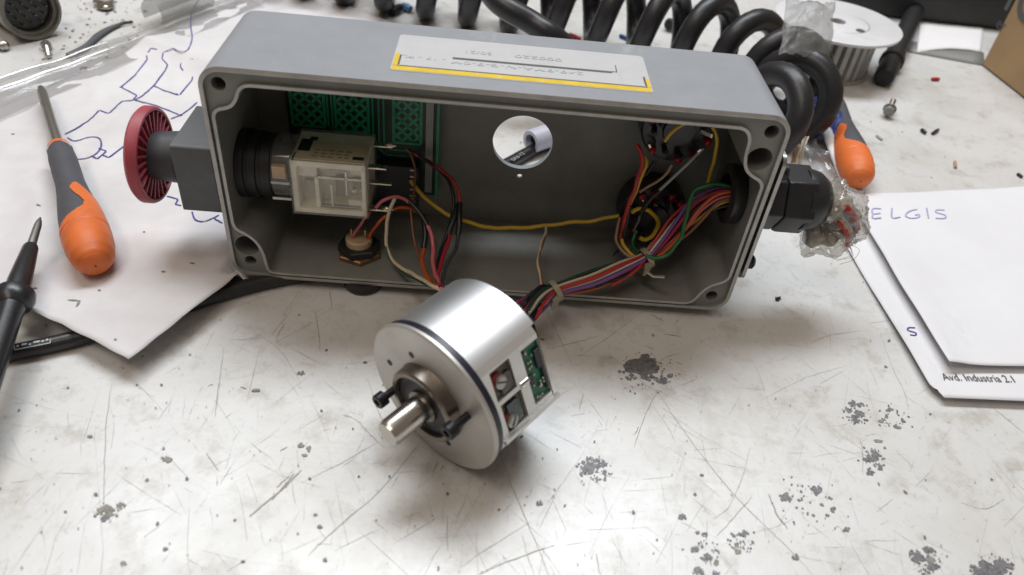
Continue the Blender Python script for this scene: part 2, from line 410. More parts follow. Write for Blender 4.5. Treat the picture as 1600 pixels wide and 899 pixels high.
def fill_loops(mb, loops, place):         # flat face with holes; place maps (x, z) to world
    pts = [p for lp in loops for p in lp]
    tris = tessellate_polygon([[V((p[0], p[1], 0)) for p in lp] for lp in loops])
    mb.add([place(p) for p in pts], tris)
def bridge(mb, la, pa, lb, pb):
    n = len(la); o = len(mb.v)
    mb.v += [pa(p) for p in la] + [pb(p) for p in lb]
    for i in range(n):
        j = (i + 1) % n
        mb.f.append((o + i, o + j, o + n + j, o + n + i))
def circle(cx, cz, r, n=24):
    return [(cx + r * cos(2 * pi * k / n), cz + r * sin(2 * pi * k / n)) for k in range(n)]
def rrect(x0, x1, z0, z1, r, n=8):
    out = []
    for cx, cz, a in ((x1 - r, z1 - r, 0), (x0 + r, z1 - r, 90), (x0 + r, z0 + r, 180), (x1 - r, z0 + r, 270)):
        out += [(cx + r * cos(radians(a + 90 * k / n)), cz + r * sin(radians(a + 90 * k / n))) for k in range(n + 1)]
    return out
def chaikin(p, it=2):
    for _ in range(it):
        q = []
        for i in range(len(p)):
            a, b = p[i], p[(i + 1) % len(p)]
            q += [(a[0] * .75 + b[0] * .25, a[1] * .75 + b[1] * .25), (a[0] * .25 + b[0] * .75, a[1] * .25 + b[1] * .75)]
        p = q
    return p
def offset(p, d):                         # + = outwards for an anticlockwise loop
    out = []
    for i in range(len(p)):
        a, b = p[i - 1], p[(i + 1) % len(p)]
        tx, tz = b[0] - a[0], b[1] - a[1]; l = sqrt(tx * tx + tz * tz) or 1
        out.append((p[i][0] + tz / l * d, p[i][1] - tx / l * d))
    return out

# ================================================================== SETTING: bench
bench = MB()
bench.box((0.0, 0.75, -0.015), (1.3, 0, 0), (0, 1.05, 0), (0, 0, 0.015))
bench_top = finish('workbench_top', bench, M['bench'], None, loc=(0, 0.4, 0)); bench_top['kind'] = 'structure'

ZK = [0.0]
def blob(mb, c, r, z, ex=1.0, ang=0.0, n=13, rough=0.28):
    ph = random.random() * 50
    pts = []
    ZK[0] += 1.5e-7; z += ZK[0]
    for k in range(n):
        a = 2 * pi * k / n
        rr = r * (1 + rough * noise.noise(V((cos(a) * 1.3 + ph, sin(a) * 1.3, ph))) * 1.8)
        x, y = rr * ex * cos(a), rr * sin(a)
        pts.append(V((c.x + x * cos(ang) - y * sin(ang), c.y + x * sin(ang) + y * cos(ang), z)))
    mb.add(pts, [tuple(range(n))])
Z1, Z2, Z3 = 0.00010, 0.00016, 0.00022
def mm_at(x, y):                          # metres on the bench for one photo pixel there
    return (T(x + 1, y) - T(x, y)).length
CHIPS = [  # x, y, radius px, stretch, material
    [(1003, 572, 22, 1.15, 'chip'), (1033, 594, 9, 1.1, 'chip'), (985, 590, 7, 1.5, 'chip'), (981, 577, 5, 1, 'chip'), (983, 566, 4, 1, 'chip'), (1047, 588, 5, 1.3, 'chip'), (968, 581, 4, 1, 'chip'), (1020, 600, 3, 1, 'chip'), (1012, 590, 8, 1.4, 'chip')],
    [(918, 730, 13, 1.0, 'chip'), (935, 724, 9, 1.6, 'chip'), (945, 738, 5, 1, 'chip'), (911, 741, 6, 1, 'chip'), (932, 750, 5, 1.8, 'chip_brown'), (945, 750, 4, 1, 'chip_brown'), (921, 717, 5, 1.4, 'chip')],
    [(1340, 648, 9, 1.1, 'chip'), (1323, 642, 6, 1.3, 'chip'), (1331, 631, 6, 1.4, 'chip'), (1345, 633, 5, 1.5, 'chip'), (1352, 657, 4, 1.2, 'chip'), (1338, 659, 5, 1, 'chip')],
    [(1376, 659, 4, 1.4, 'chip_brown'), (1391, 640, 4, 1.8, 'chip_brown'), (1411, 659, 4, 1, 'chip'), (1385, 652, 3, 1, 'chip_brown'), (1402, 668, 4, 2, 'chip_brown')],
    [(1368, 715, 9, 1.5, 'chip'), (1354, 720, 6, 1.3, 'chip'), (1375, 731, 5, 1.2, 'chip'), (1359, 738, 6, 1.4, 'chip'), (1363, 706, 4, 1, 'chip'), (1372, 690, 4, 2, 'chip_brown'), (1350, 700, 3, 1, 'chip_brown'), (1382, 700, 3, 1, 'chip_brown'), (1373, 757, 4, .6, 'chip_brown')],
    [(1227, 777, 9, 1.3, 'chip'), (1277, 765, 8, 1.3, 'chip'), (1302, 797, 5, 1.1, 'chip'), (1292, 806, 4, 1, 'chip'), (1271, 806, 3, 1, 'chip'), (1284, 789, 4, 1, 'chip'), (1248, 782, 3, 1, 'chip'), (1251, 768, 3, 1, 'chip'), (1266, 786, 2, 1, 'chip'), (1254, 795, 2, 1, 'chip'), (1275, 774, 2, 1, 'chip'), (1262, 802, 2, 1, 'chip')],
    [(1085, 859, 6, 1.2, 'chip'), (1104, 871, 7, 1.2, 'chip'), (1091, 894, 8, 1.4, 'chip'), (1101, 836, 5, 1.1, 'chip'), (1090, 833, 4, 1.1, 'chip'), (1119, 880, 6, .7, 'chip_brown'), (1118, 896, 7, 1.2, 'chip'), (1097, 855, 3, 1, 'chip'), (1104, 850, 2, 1, 'chip')],
    [(1161, 834, 6, 1.3, 'chip'), (1146, 837, 4, 1, 'chip'), (1153, 862, 6, .7, 'chip_brown'), (1176, 848, 4, .6, 'chip'), (1152, 850, 3, 1, 'chip')],
    [(1434, 873, 10, 1.2, 'chip'), (1450, 860, 7, 1.4, 'chip'), (1458, 886, 8, 1.3, 'chip'), (1424, 864, 5, 1, 'chip'), (1452, 875, 9, 1, 'chip_brown'), (1446, 897, 6, 1.5, 'chip')],
    [(1537, 890, 16, 1.2, 'chip'), (1565, 888, 14, 1.1, 'chip'), (1549, 899, 12, 1.4, 'chip'), (1518, 886, 4, 1, 'chip')],
    [(1243, 871, 6, 1.1, 'chip')], [(1323, 828, 5, 1.3, 'chip')], [(1065, 809, 6, 1.3, 'chip')], [(1096, 743, 3, 1.4, 'chip'), (1086, 773, 3, 1, 'chip')],
    [(166, 800, 13, 1.0, 'chip_brown'), (164, 811, 6, 1.3, 'chip'), (189, 791, 7, 1.2, 'chip_brown')],
    [(262, 718, 7, 1.4, 'chip_brown'), (256, 702, 4, .6, 'chip_brown'), (230, 751, 4, 1, 'chip_brown')],
    [(470, 697, 5, 1, 'chip_brown'), (482, 702, 6, .8, 'chip_brown'), (476, 712, 4, 1.5, 'chip_brown')],
    [(30, 642, 3, 1, 'chip')], [(141, 683, 4, 1.5, 'chip')], [(246, 819, 4, .8, 'chip')], [(258, 859, 4, 1.4, 'chip'), (193, 882, 5, 1, 'chip_brown')],
    [(1216, 467, 5, 1.1, 'chip')], [(843, 787, 5, 1.4, 'chip')], [(699, 773, 4, .7, 'chip')], [(500, 824, 4, 1.4, 'chip')], [(493, 805, 3, 1.5, 'chip')], [(508, 876, 4, 1.2, 'chip')],
    [(470, 584, 5, 1.5, 'chip')], [(400, 611, 4, 2, 'chip')], [(570, 567, 3, 1.4, 'chip')],
]
for cl in CHIPS:
    for mkey in ('chip', 'chip_brown'):
        mb = MB()
        for x, y, r, st, mk in cl:
            if mk == mkey:
                zz = Z2 if mk == 'chip' else Z1; q_ = mm_at(x, y)
                if r < 5: blob(mb, T(x, y), r * q_ * 0.75, zz, st, 0.1, 14, 0.34)
                else:                      # flaked patch: many overlapping flakes with ragged gaps
                    for i_ in range(int(9 + r * 1.6)):
                        a_ = random.random() * 6.28; d_ = r * sqrt(random.random()) * .80
                        blob(mb, T(x + d_ * cos(a_) * st, y + d_ * sin(a_) * .85), r * q_ * random.uniform(.10, .36), zz, random.uniform(1, 1.5), a_, 11, .4)
                if r >= 13:
                    for q in range(12):
                        a = random.random() * 6.28; d = r * random.uniform(0.95, 1.5)
                        blob(mb, T(x + d * cos(a), y + 0.75 * d * sin(a)), random.uniform(.6, 2.2) * mm_at(x, y), Z3, 1.3, a, 9)
        if mkey == 'chip' and len(cl) > 3:   # fine flakes sprinkled round the cluster
            cx_ = sum(c[0] for c in cl) / len(cl); cy_ = sum(c[1] for c in cl) / len(cl)
            rr_ = max(abs(c[0] - cx_) + c[2] for c in cl)
            for i_ in range(46):
                a_ = random.random() * 6.28; d_ = rr_ * random.gauss(.75, .28)
                blob(mb, T(cx_ + d_ * cos(a_), cy_ + .75 * d_ * sin(a_)), random.uniform(.3, 1.5) * mm_at(cx_, cy_), Z3, 1.4, a_, 8)
        if mb.v: finish('paint_chip', mb, M[mkey], bench_top, smooth=False)

SCR = [  # long scratches: photo points, width in tenths of a millimetre
    ([(1027, 610), (1008, 650), (991, 699)], 4), ([(1027, 610), (1065, 668), (1140, 765), (1240, 865), (1270, 899)], 2.5), ([(1020, 632), (1045, 670), (1055, 690)], 1.5),
    ([(847, 474), (875, 530), (896, 574)], 3), ([(855, 545), (890, 537), (936, 525)], 3), ([(905, 557), (960, 520), (1010, 483)], 2),
    ([(1016, 491), (1038, 502)], 7), ([(1038, 522), (1064, 526)], 7), ([(1008, 540), (1023, 546)], 4), ([(1030, 565), (1045, 556), (1062, 553)], 2.5), ([(1055, 565), (1067, 570)], 4),
    ([(1172, 700), (1160, 745), (1140, 790), (1115, 811)], 2.5), ([(1175, 776), (1150, 805), (1120, 838)], 3), ([(1202, 773), (1215, 805), (1231, 826)], 8),
    ([(1290, 693), (1330, 707), (1348, 713)], 2), ([(1344, 686), (1348, 712), (1348, 742)], 3), ([(1545, 632), (1600, 676)], 3),
    ([(1268, 535), (1300, 523), (1345, 517)], 2.5), ([(1360, 505), (1393, 500)], 2.5), ([(1225, 538), (1269, 543)], 2), ([(1272, 485), (1271, 492)], 4),
    ([(1375, 520), (1395, 575), (1412, 610), (1420, 640)], 1.8), ([(1180, 630), (1260, 590), (1330, 570)], 1.4), ([(1350, 845), (1405, 844)], 2),
    ([(1180, 832), (1220, 820), (1240, 810)], 1.5), ([(780, 704), (800, 760), (830, 830), (858, 899)], 3), ([(590, 690), (540, 720), (470, 755)], 2.4),
    ([(655, 692), (600, 760), (520, 830), (480, 870)], 3), ([(745, 898), (800, 875), (867, 851)], 4), ([(722, 885), (765, 855), (830, 815)], 2), ([(816, 836), (825, 870), (835, 899)], 2),
    ([(931, 865), (938, 899)], 4), ([(910, 700), (890, 690), (860, 675)], 1.8), ([(992, 680), (998, 667)], 4), ([(676, 738), (684, 722)], 5), ([(688, 735), (694, 726)], 4),
    ([(471, 734), (440, 765), (391, 806)], 9), ([(460, 740), (425, 782)], 5), ([(452, 744), (432, 762)], 5), ([(322, 708), (342, 737)], 4), ([(438, 705), (449, 698)], 5),
    ([(174, 600), (166, 660), (163, 720), (162, 800)], 3), ([(341, 600), (336, 650)], 3), ([(350, 540), (344, 590), (338, 640)], 2), ([(408, 535), (395, 590), (385, 630)], 1.6),
    ([(492, 485), (498, 520), (500, 548)], 3), ([(455, 544), (500, 568)], 2.5), ([(400, 520), (440, 550), (470, 600)], 2), ([(575, 590), (590, 640), (600, 660)], 3), ([(360, 532), (405, 528)], 2),
    ([(515, 451), (518, 480)], 4), ([(430, 530), (445, 505)], 3), ([(455, 750), (462, 790)], 2), ([(700, 805), (698, 830), (700, 860)], 3), ([(535, 648), (550, 652)], 3), ([(555, 655), (580, 680), (600, 700)], 2.5),
    ([(375, 604), (385, 608)], 6), ([(395, 612), (402, 612)], 6), ([(325, 603), (333, 600)], 5), ([(892, 650), (915, 645)], 2), ([(905, 640), (912, 615)], 5),
    ([(1500, 785), (1540, 795), (1570, 780)], 2.5), ([(1395, 780), (1370, 800)], 2), ([(1300, 830), (1310, 822), (1320, 836)], 2), ([(875, 760), (842, 828)], 1.5),
]
mb = MB()
for pts, w in SCR:
    P = spline([T(x, y, Z3) for x, y in pts], 6)
    n = len(P)
    P = [p + V((random.uniform(-1, 1), random.uniform(-1, 1), 0)) * 0.00018 for p in P]
    mb.ribbon(P, [w * .72e-4 * (0.35 + 0.65 * sin(pi * (i + .4) / n)) * random.uniform(.6, 1.15) for i in range(n)])
tag(finish('scratch_mark', mb, M['scratch'], bench_top, smooth=False), kind='stuff')
mb = MB()
for q in range(900):
    x, y = random.uniform(-60, 1660), random.uniform(150, 930) if random.random() < .85 else random.uniform(20, 900)
    p = T(x, y, Z2); a = random.choice([0.4, -0.7, 1.2, 2.0, 1.6]) + random.gauss(0, .35)
    l = random.choice([.006, .012, .02, .035]) * random.uniform(.5, 1.5)
    d = V((cos(a), sin(a), 0)); k = V((-sin(a), cos(a), 0)) * random.uniform(-.06, .06) * l
    P = [p - d * l / 2, p + k, p + d * l / 2]
    mb.ribbon(spline(P, 4), [random.uniform(.35, 1.5) * 1e-4 * (.3 + .7 * sin(pi * (i + .5) / 5.2)) for i in range(9)])
tag(finish('faint_scratch_mark', mb, M['scratch_pale'], bench_top, smooth=False), kind='stuff')
mb = MB()
for q in range(650):
    x, y = random.uniform(-60, 1660), random.uniform(0, 920)
    r = random.choice([.00012, .00015, .0002, .0002, .0004]) * random.uniform(.6, 1.3)
    blob(mb, T(x, y), r, Z3, random.uniform(1, 2.2), random.random() * 3, 7)
for q in range(170):                      # more dirt at the far left, by the connector
    x, y = random.uniform(60, 230), random.uniform(-5, 110)
    blob(mb, T(x, y), random.uniform(.0002, .0010), Z3, random.uniform(1, 2.2), random.random() * 3, 8)
tag(finish('dirt_speck', mb, M['speck'], bench_top, smooth=False), kind='stuff')

# ================================================================== ENCLOSURE
EW, EH, ED = 115.0, 102.2, 58.0
enc = thing('enclosure', B(0, 29, 0), 'open grey metal enclosure lying on its long side, crammed with wires', 'enclosure')
outer = rrect(-EW, EW, 0, EH, 9.0, 8)
l1 = offset(outer, -1.4)
inner_raw = [(96.5, 95), (0, 95.2), (-97, 95), (-99.5, 93), (-101, 88.5), (-104, 85), (-110.5, 83.5), (-110.6, 50), (-110.5, 27.5), (-105.5, 25), (-101.5, 21), (-99.3, 15),
             (-98.7, 8), (-98, 4.0), (0, 3.8), (96, 4.0), (98.5, 7), (100.5, 12), (104, 16), (110.5, 19), (110.6, 45), (110.5, 71.5), (105, 74), (101, 77.5), (99.3, 84), (99.3, 91)]
dense = []
for i in range(len(inner_raw)):           # keep straight runs straight when rounding the corners
    a, b = inner_raw[i], inner_raw[(i + 1) % len(inner_raw)]
    k = max(1, int(sqrt((a[0] - b[0]) ** 2 + (a[1] - b[1]) ** 2) / 6))
    dense += [(a[0] + (b[0] - a[0]) * j / k, a[1] + (b[1] - a[1]) * j / k) for j in range(k)]
inner = chaikin(dense, 2)
l2 = offset(inner, 1.3)
HOLES = [(-107.6, 94.6, 2.8), (107.8, 94.4, 2.9), (106.6, 81.8, 5.3), (-107.0, 17.0, 5.3), (-106.6, 8.6, 2.6), (106.5, 8.0, 2.7)]
hl = [circle(*h) for h in HOLES]
at = lambda y: (lambda p: B(p[0], y, p[1]))
shell = MB(); cast = MB(); lip = MB()
GD = 1.7                                   # depth of the gasket groove
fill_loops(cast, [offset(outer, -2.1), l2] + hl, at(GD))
bridge(lip, outer, at(0.5), l1, at(0.0)); bridge(lip, l1, at(0.0), offset(outer, -1.9), at(0.0))
shell_l1b = offset(outer, -1.9)
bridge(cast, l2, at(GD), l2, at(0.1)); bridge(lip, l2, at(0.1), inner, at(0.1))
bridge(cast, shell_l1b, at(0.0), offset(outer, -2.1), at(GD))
o2 = offset(outer, -0.0); back_l = offset(outer, -0.6)
bridge(shell, outer, at(0.5), outer, at(ED - 1.2)); bridge(shell, outer, at(ED - 1.2), offset(outer, -1.2), at(ED))
bigh = circle(13.4, 50.0, 14.4, 48); smallh = circle(13.8, 31.0, 1.5, 16)
GC = (20.0, 53.0)                         # cable gland axis (by, bz)
fill_loops(shell, [offset(outer, -1.2), bigh, smallh], at(ED))
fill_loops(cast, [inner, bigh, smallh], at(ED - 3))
bridge(shell, bigh, at(ED), bigh, at(ED - 3)); bridge(shell, smallh, at(ED), smallh, at(ED - 3))
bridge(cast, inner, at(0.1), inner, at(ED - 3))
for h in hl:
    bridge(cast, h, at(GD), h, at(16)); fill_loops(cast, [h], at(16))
body = finish('shell', shell, M['case'], enc, angle=30, fix=False)
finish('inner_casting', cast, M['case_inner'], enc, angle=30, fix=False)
finish('rim_lip', lip, M['lip'], enc, angle=30, fix=False)
# casting step on the outer rim, scraped bright in places
for fx in (-57, 60):
    for fy in (7 if fx < 0 else 16, 50):
        f = MB().lathe(B(fx, fy, 0.1), (0, 0, -1), [(0, .0085), (.0010, .0092), (.0040, .0092), (.0049, .0082)], 28)
        finish('rubber_foot', f, M['black_rubber'], enc)
# maker's label on the top face
def on_top(x, y):                         # mm on the top face from photo
    d = ray(x, y); p = CAM + d * ((BO.z + EH / 1000 - CAMH) / d.z) - BO
    return p.dot(BX) * 1000, p.dot(BY) * 1000
q = [on_top(*p) for p in ((609, 110), (1021, 146), (1004, 89), (624, 54))]
lx0 = q[0][0]; lx1 = q[1][0]; ly0 = (q[0][1] + q[1][1]) / 2; ly1 = (q[2][1] + q[3][1]) / 2
TZ = EH + 0.05
def lab(u, v, h=0.15): return B(lx0 + (lx1 - lx0) * u, ly0 + (ly1 - ly0) * v, TZ + h)
pl = MB(); outl = rrect(lx0, lx1, ly0, ly1, 1.6, 4)
outl = [p for p in outl]
fill_loops(pl, [outl], lambda p: B(p[0], p[1], TZ + .12)); bridge(pl, outl, lambda p: B(p[0], p[1], TZ - .1), outl, lambda p: B(p[0], p[1], TZ + .12))
label_plate = finish('maker_label', pl, M['plate'], enc, smooth=False)
LW, LH = lx1 - lx0, ly1 - ly0
def strip(name, u0, v0, u1, v1, mt, h=.2):
    mb = MB(); mb.add([lab(u0, v0, h), lab(u1, v0, h), lab(u1, v1, h), lab(u0, v1, h)], [(0, 1, 2, 3)])
    return finish(name, mb, mt, label_plate, smooth=False)
strip('yellow_border', 0.004, 0.015, 0.996, 0.115, M['yellow_print'])
strip('yellow_border', 0.004, 0.13, 0.022, 0.46, M['yellow_print'])
strip('yellow_border', 0.983, 0.13, 0.997, 0.36, M['yellow_print'])
strip('dark_border', 0.022, 0.115, 0.983, 0.145, M['dark_print'])
strip('dark_border', 0.022, 0.162, 0.029, 0.42, M['dark_print'])
strip('dark_border', 0.975, 0.162, 0.983, 0.40, M['dark_print'])
strip('dark_border', 0.225, 0.425, 0.855, 0.475, M['dark_print'])
strip('dark_border', 0.855, 0.46, 0.876, 0.48, M['dark_print'])
strip('dark_border', 0.872, 0.48, 0.876, 0.66, M['dark_print'])
text_mesh("249-9MA-N-B-9-0M", 0.0040, lab(0.74, 0.385, .22), -BX, -BY, 'type_number', M['ink_faint'], label_plate, squash=1.65)
text_mesh("000220", 0.0038, lab(0.66, 0.70, .22), -BX, -BY, 'serial_number', M['ink_faint'], label_plate, squash=1.75)
text_mesh("50/21", 0.0038, lab(0.38, 0.70, .22), -BX, -BY, 'date_code', M['ink_faint'], label_plate, squash=1.4)
text_mesh("- 17 - PL", 0.0036, lab(0.20, 0.42, .22), -BX, -BY, 'faded_print', M['ink_faint'], label_plate, squash=1.4)
# raised casting mark on the back wall
text_mesh("01", 0.0062, B(48, 54.7, 17), BX, BZ, 'casting_mark', M['case_bare'], enc, off=0.0002)

# side plate on the right wall with two screws
bx_ = lambda x: (lambda p: B(x, p[0], p[1]))
mb = MB(); out = rrect(1.5, 44, 18, 83, 4, 5)
fill_loops(mb, [out], bx_(118.6)); fill_loops(mb, [out], bx_(117.0)); bridge(mb, out, bx_(117.0), out, bx_(118.6))
side_plate = finish('side_plate', mb, M['steel_dull'], enc, smooth=True)
mb = MB(); out = rrect(4.0, 43, 20, 81, 4, 5)
bridge(mb, out, bx_(115.0), out, bx_(117.0)); finish('gasket', mb, M['black_matte'], side_plate)
for by, bz in ((6.5, 74), (6.5, 26)):
    mb = MB().lathe(B(118.5, by, bz), BX, [(0, .0034), (.0030, .0034), (.0040, .0024)], 20)
    finish('plate_screw', mb, M['screw_black'], side_plate)

# ================================================================== EMERGENCY STOP
AX = (23.5, 46.5)                         # axis (by, bz)
es = thing('emergency_stop_button', B(-130, AX[0], 31), 'red ribbed mushroom emergency stop on the grey enclosure\'s left end', 'button')
mb = MB()
out = rrect(5.2, 41.5, 30.8, 63.2, 1.6, 3)
fill_loops(mb, [out], bx_(-133.4)); bridge(mb, out, bx_(-133.4), out, bx_(-117.2)); fill_loops(mb, [out], bx_(-117.2))
finish('housing', mb, M['estop_grey'], es, bevel=0.0006)
mb = MB(); out = rrect(6.4, 40.2, 32, 62, 1.6, 3)
bridge(mb, out, bx_(-117.2), out, bx_(-115.0)); finish('gasket', mb, M['black_matte'], es)
A0 = B(-133.4, *AX)
mb = MB().lathe(A0, -BX, [(0, .0140), (.0012, .0140), (.004, .0115), (.0158, .0104)], 40); finish('neck', mb, M['estop_neck'], es)
mb = MB()                                  # cup, open towards the enclosure
mb.lathe(A0, -BX, [(.0155, .0098), (.0172, .0165), (.0170, .0183), (.0147, .0195), (.0147, .0206), (.0158, .0212), (.0190, .0212), (.0203, .0200), (.0212, .013), (.0214, .0001)], 64, caps=False)
head = finish('mushroom_head', mb, M['red_plastic'], es, angle=40)
for k in range(26):
    a = 2 * pi * k / 26
    d = BY * cos(a) + BZ * sin(a); tt = -BY * sin(a) + BZ * cos(a)
    r = MB(); r.box(A0 - BX * .0162 + d * .0143, d * .0046, tt * .00045, BX * .0013)
    finish('rib', r, M['red_plastic'], head, smooth=False)
# ring nut, collar and contact block inside
mb = MB().lathe(B(-110.4, *AX), BX, [(0, .0152), (.0035, .0152), (.0038, .0142), (.0050, .0142), (.0053, .0148), (.0085, .0148), (.0088, .0138), (.0105, .0138), (.0108, .0144), (.0145, .0140), (.0150, .0115)], 48)
finish('ring_nut', mb, M['black_matte'], es)
mb = MB().lathe(B(-96, *AX), BX, [(0, .0130), (.0012, .0142), (.0085, .0142), (.0090, .0128)], 32)
finish('clear_collar', mb, M['relay_clear'], es, fix=True)
mb = MB().lathe(B(-96, *AX), BX, [(0, .0105), (.0088, .0105)], 24); finish('inner_stem', mb, M['black_plastic'], es)
mb = MB().box(B(-91.5, AX[0] - 12.5, 51.5), BX * .0028, BY * .0012, BZ * .0030); finish('tan_window', mb, M['cream'], es)
for kx in range(2):
    mb = MB().box(B(-91.5, AX[0] - 12.6, 46 - kx * 8), BX * .0040, BY * .0008, BZ * .0006); finish('collar_rib', mb, M['steel_dull'], es)
# the block: x -88..-54.5, by 11..40, bz 29.5..57.4
X0, X1, Y0, Y1, Zb, Zt = -88.0, -54.2, 11.5, 39.5, 29.3, 57.3
mb = MB()
mb.box(B((X0 + X1) / 2, (Y0 + Y1) / 2, (Zb + Zt) / 2), BX * (X1 - X0) / 2000, BY * (Y1 - Y0) / 2000, BZ * (Zt - Zb) / 2000)
cb = finish('contact_block_cover', mb, M['relay_clear'], es, smooth=False, bevel=0.0007)
mb = MB()                                  # milky moulding seen through the cover
for (x0, x1, y0, y1, z0, z1) in [(-87.2, -55, 20, 38, 30, 56.6), (-87.2, -84.6, 12.4, 20, 30, 56.6), (-87, -55.2, 12.4, 20, 53.6, 56.6), (-87, -55.2, 12.4, 20, 30, 32.4), (-57, -55.2, 12.4, 20, 30.3, 56.3),
                                  (-84.6, -76.5, 15, 20, 47.5, 53.6), (-77.6, -75.6, 13.4, 20, 32.4, 47.5), (-75.6, -71, 17, 20, 49, 53.6), (-63.5, -57, 14.5, 20, 32.4, 37), (-62.5, -57, 15, 20, 49.5, 53.6)]:
    mb.box(B((x0 + x1) / 2, (y0 + y1) / 2, (z0 + z1) / 2), BX * (x1 - x0) / 2000, BY * (y1 - y0) / 2000, BZ * (z1 - z0) / 2000)
finish('moulding', mb, M['relay_white'], cb, smooth=False, bevel=.0004)
for (x0, x1, z0, z1, k) in [(-76, -57.2, 47.8, 48.8, 'solder'), (-70.8, -69.9, 34, 45, 'steel'), (-64.2, -63.4, 40, 52, 'steel'), (-75, -58, 33.4, 34.0, 'steel_dull')]:
    mb = MB().box(B((x0 + x1) / 2, 14.2, (z0 + z1) / 2), BX * (x1 - x0) / 2000, BY * .0006, BZ * (z1 - z0) / 2000)
    finish('contact_blade', mb, M[k], cb, smooth=False)
for (x0, x1, z0, z1) in [(-83, -78.6, 36.5, 43.5), (-69.6, -64.6, 36, 46.5), (-62, -58.5, 40, 46), (-74.5, -65, 49.5, 53)]:
    mb = MB().box(B((x0 + x1) / 2, 19.2, (z0 + z1) / 2), BX * (x1 - x0) / 2000, BY * .0010, BZ * (z1 - z0) / 2000)
    finish('contact_slot', mb, M['relay_grey'], cb, smooth=False, bevel=.0005)
mb = MB().lathe(B(-60.3, 14, 43), -BY, [(0, .0016), (.0012, .0014), (.0016, .0006)], 16); finish('rivet', mb, M['steel'], cb)
mb = MB().box(B((X0 + X1) / 2 + 1, Y0 + 8.6, Zt + .25), BX * .0150, BY * .0078, BZ * .0002); lb = finish('top_label', mb, M['relay_label'], cb, smooth=False)
for i in range(5):                         # unreadable small print, as dashes
    for j in range(3):
        mb = MB().box(B(-77 + i * 3.4 + random.uniform(-.5, .5), 15.5 + j * 2.6, Zt + .48), BX * random.uniform(.0008, .0013), BY * .0005, BZ * .00003)
        finish('small_print', mb, M['faint_brown'], lb, smooth=False)
for (x, y, a, b) in [(-80, 30, 1.6, 1.3), (-58.5, 16, 2.4, 1.2), (-82.5, 24, 2.6, 5.0)]:
    mb = MB().box(B(x, y, Zt + .52), BX * a / 1000, BY * b / 1000, BZ * .00006); finish('print_block', mb, M['black_matte'], lb, smooth=False)
# blades leaving the block on the right
for (z, y, l) in [(56, 32, 8.5), (55.0, 15, 8.0), (44.0, 20, 9.5), (31.8, 17, 9.0)]:
    mb = MB().box(B(X1 + l / 2, y, z), BX * l / 2000, BY * .0016, BZ * .0004)
    bl = finish('terminal_blade', mb, M['solder'], es, bevel=0.0002)
    if z in (56, 31.8):
        mb = MB(); mb.tube([B(X1 + l - 4 + i * 1.1, y, z + .2) for i in range(6)], [.0004, .0013, .0017, .0016, .0011, .0004], 10)
        finish('solder_joint', mb, M['solder'], bl)

# ================================================================== CIRCUIT BOARD on the back wall
pcb = thing('circuit_board', B(-61, 50, 20), 'dark green circuit board with hatched copper fills behind the contact block', 'circuit board')
mb = MB().box(B(-61.5, 49.8, 56), BX * .0345, BY * .0008, BZ * .036); finish('board', mb, M['pcb_dark'], pcb, smooth=False)
def hatch(x0, x1, z0, z1, cut=0):
    mb = MB(); y = 48.85
    st = 5.2; w = 0.68
    def clipseg(a, b):
        pts = []
        steps = 60
        for i in range(steps + 1):
            p = (a[0] + (b[0] - a[0]) * i / steps, a[1] + (b[1] - a[1]) * i / steps)
            ok = x0 <= p[0] <= x1 and z0 <= p[1] <= z1 and (p[1] - z0) > cut * (p[0] - (x0 + x1) / 2) * 1.0 * -1 * (1 if p[0] < -1e9 else 0)
            if cut and (p[0] - x0) + (0) < 0: ok = False
            if cut and (p[1] - z0) < cut - (x1 - p[0]) * 0.0 - max(0, (p[0] - x0)) * (cut / (x1 - x0)) : ok = ok and False
            if ok: pts.append(p)
        return pts
    c = x0 - (z1 - z0)
    while c < x1 + (z1 - z0):
        for sgn in (1, -1):
            a = (c, z0 if sgn > 0 else z1); b = (c + (z1 - z0), z1 if sgn > 0 else z0)
            p = clipseg(a, b)
            if len(p) > 1: mb.ribbon([B(p[0][0], y, p[0][1]), B(p[-1][0], y, p[-1][1])], w * 2 / 1000, nrm=-BY)
        c += st
    for xx in (x0, x1): mb.ribbon([B(xx, y, z0), B(xx, y, z1)], .0012, nrm=-BY)
    mb.ribbon([B(x0, y, z0), B(x1, y, z0)], .0012, nrm=-BY)
    return finish('copper_hatch', mb, M['pcb_green'], pcb, smooth=False, fix=False)
hatch(-94, -79, 53, 92); hatch(-74, -59, 52, 92); hatch(-47.5, -34.8, 48, 92)
for i, (x, zb_) in enumerate([(-57, 41), (-54.3, 44), (-52, 47), (-77.5, 54), (-75.6, 54)]):
    mb = MB(); mb.ribbon([B(x, 48.9, 92), B(x, 48.9, zb_), B(x + 3, 48.9, zb_ - 3), B(x + (14 if i < 3 else 3.1), 48.9, zb_ - 3)], .0007, nrm=-BY)
    finish('copper_trace', mb, M['pcb_green'], pcb, smooth=False, fix=False)
mb = MB().box(B(-30.7, 48.4, 57), BX * .0017, BY * .0010, BZ * .0345); finish('metal_strip', mb, M['grey_rail'], pcb, smooth=False)
mb = MB().box(B(-26.9, 49.0, 56), BX * .0006, BY * .0006, BZ * .036); finish('board_edge_trace', mb, M['pcb_green'], pcb, smooth=False)
mb = MB().box(B(-46.5, 45.5, 27.5), BX * .0115, BY * .0030, BZ * .0115); sk = finish('chip_socket', mb, M['black_plastic'], pcb, smooth=False, bevel=.0004)
for k in range(6):
    mb = MB().box(B(-37.8, 42.6, 37.6 - k * 3.6), BX * .0013, BY * .0004, BZ * .0004); finish('socket_pin', mb, M['solder'], sk, smooth=False)
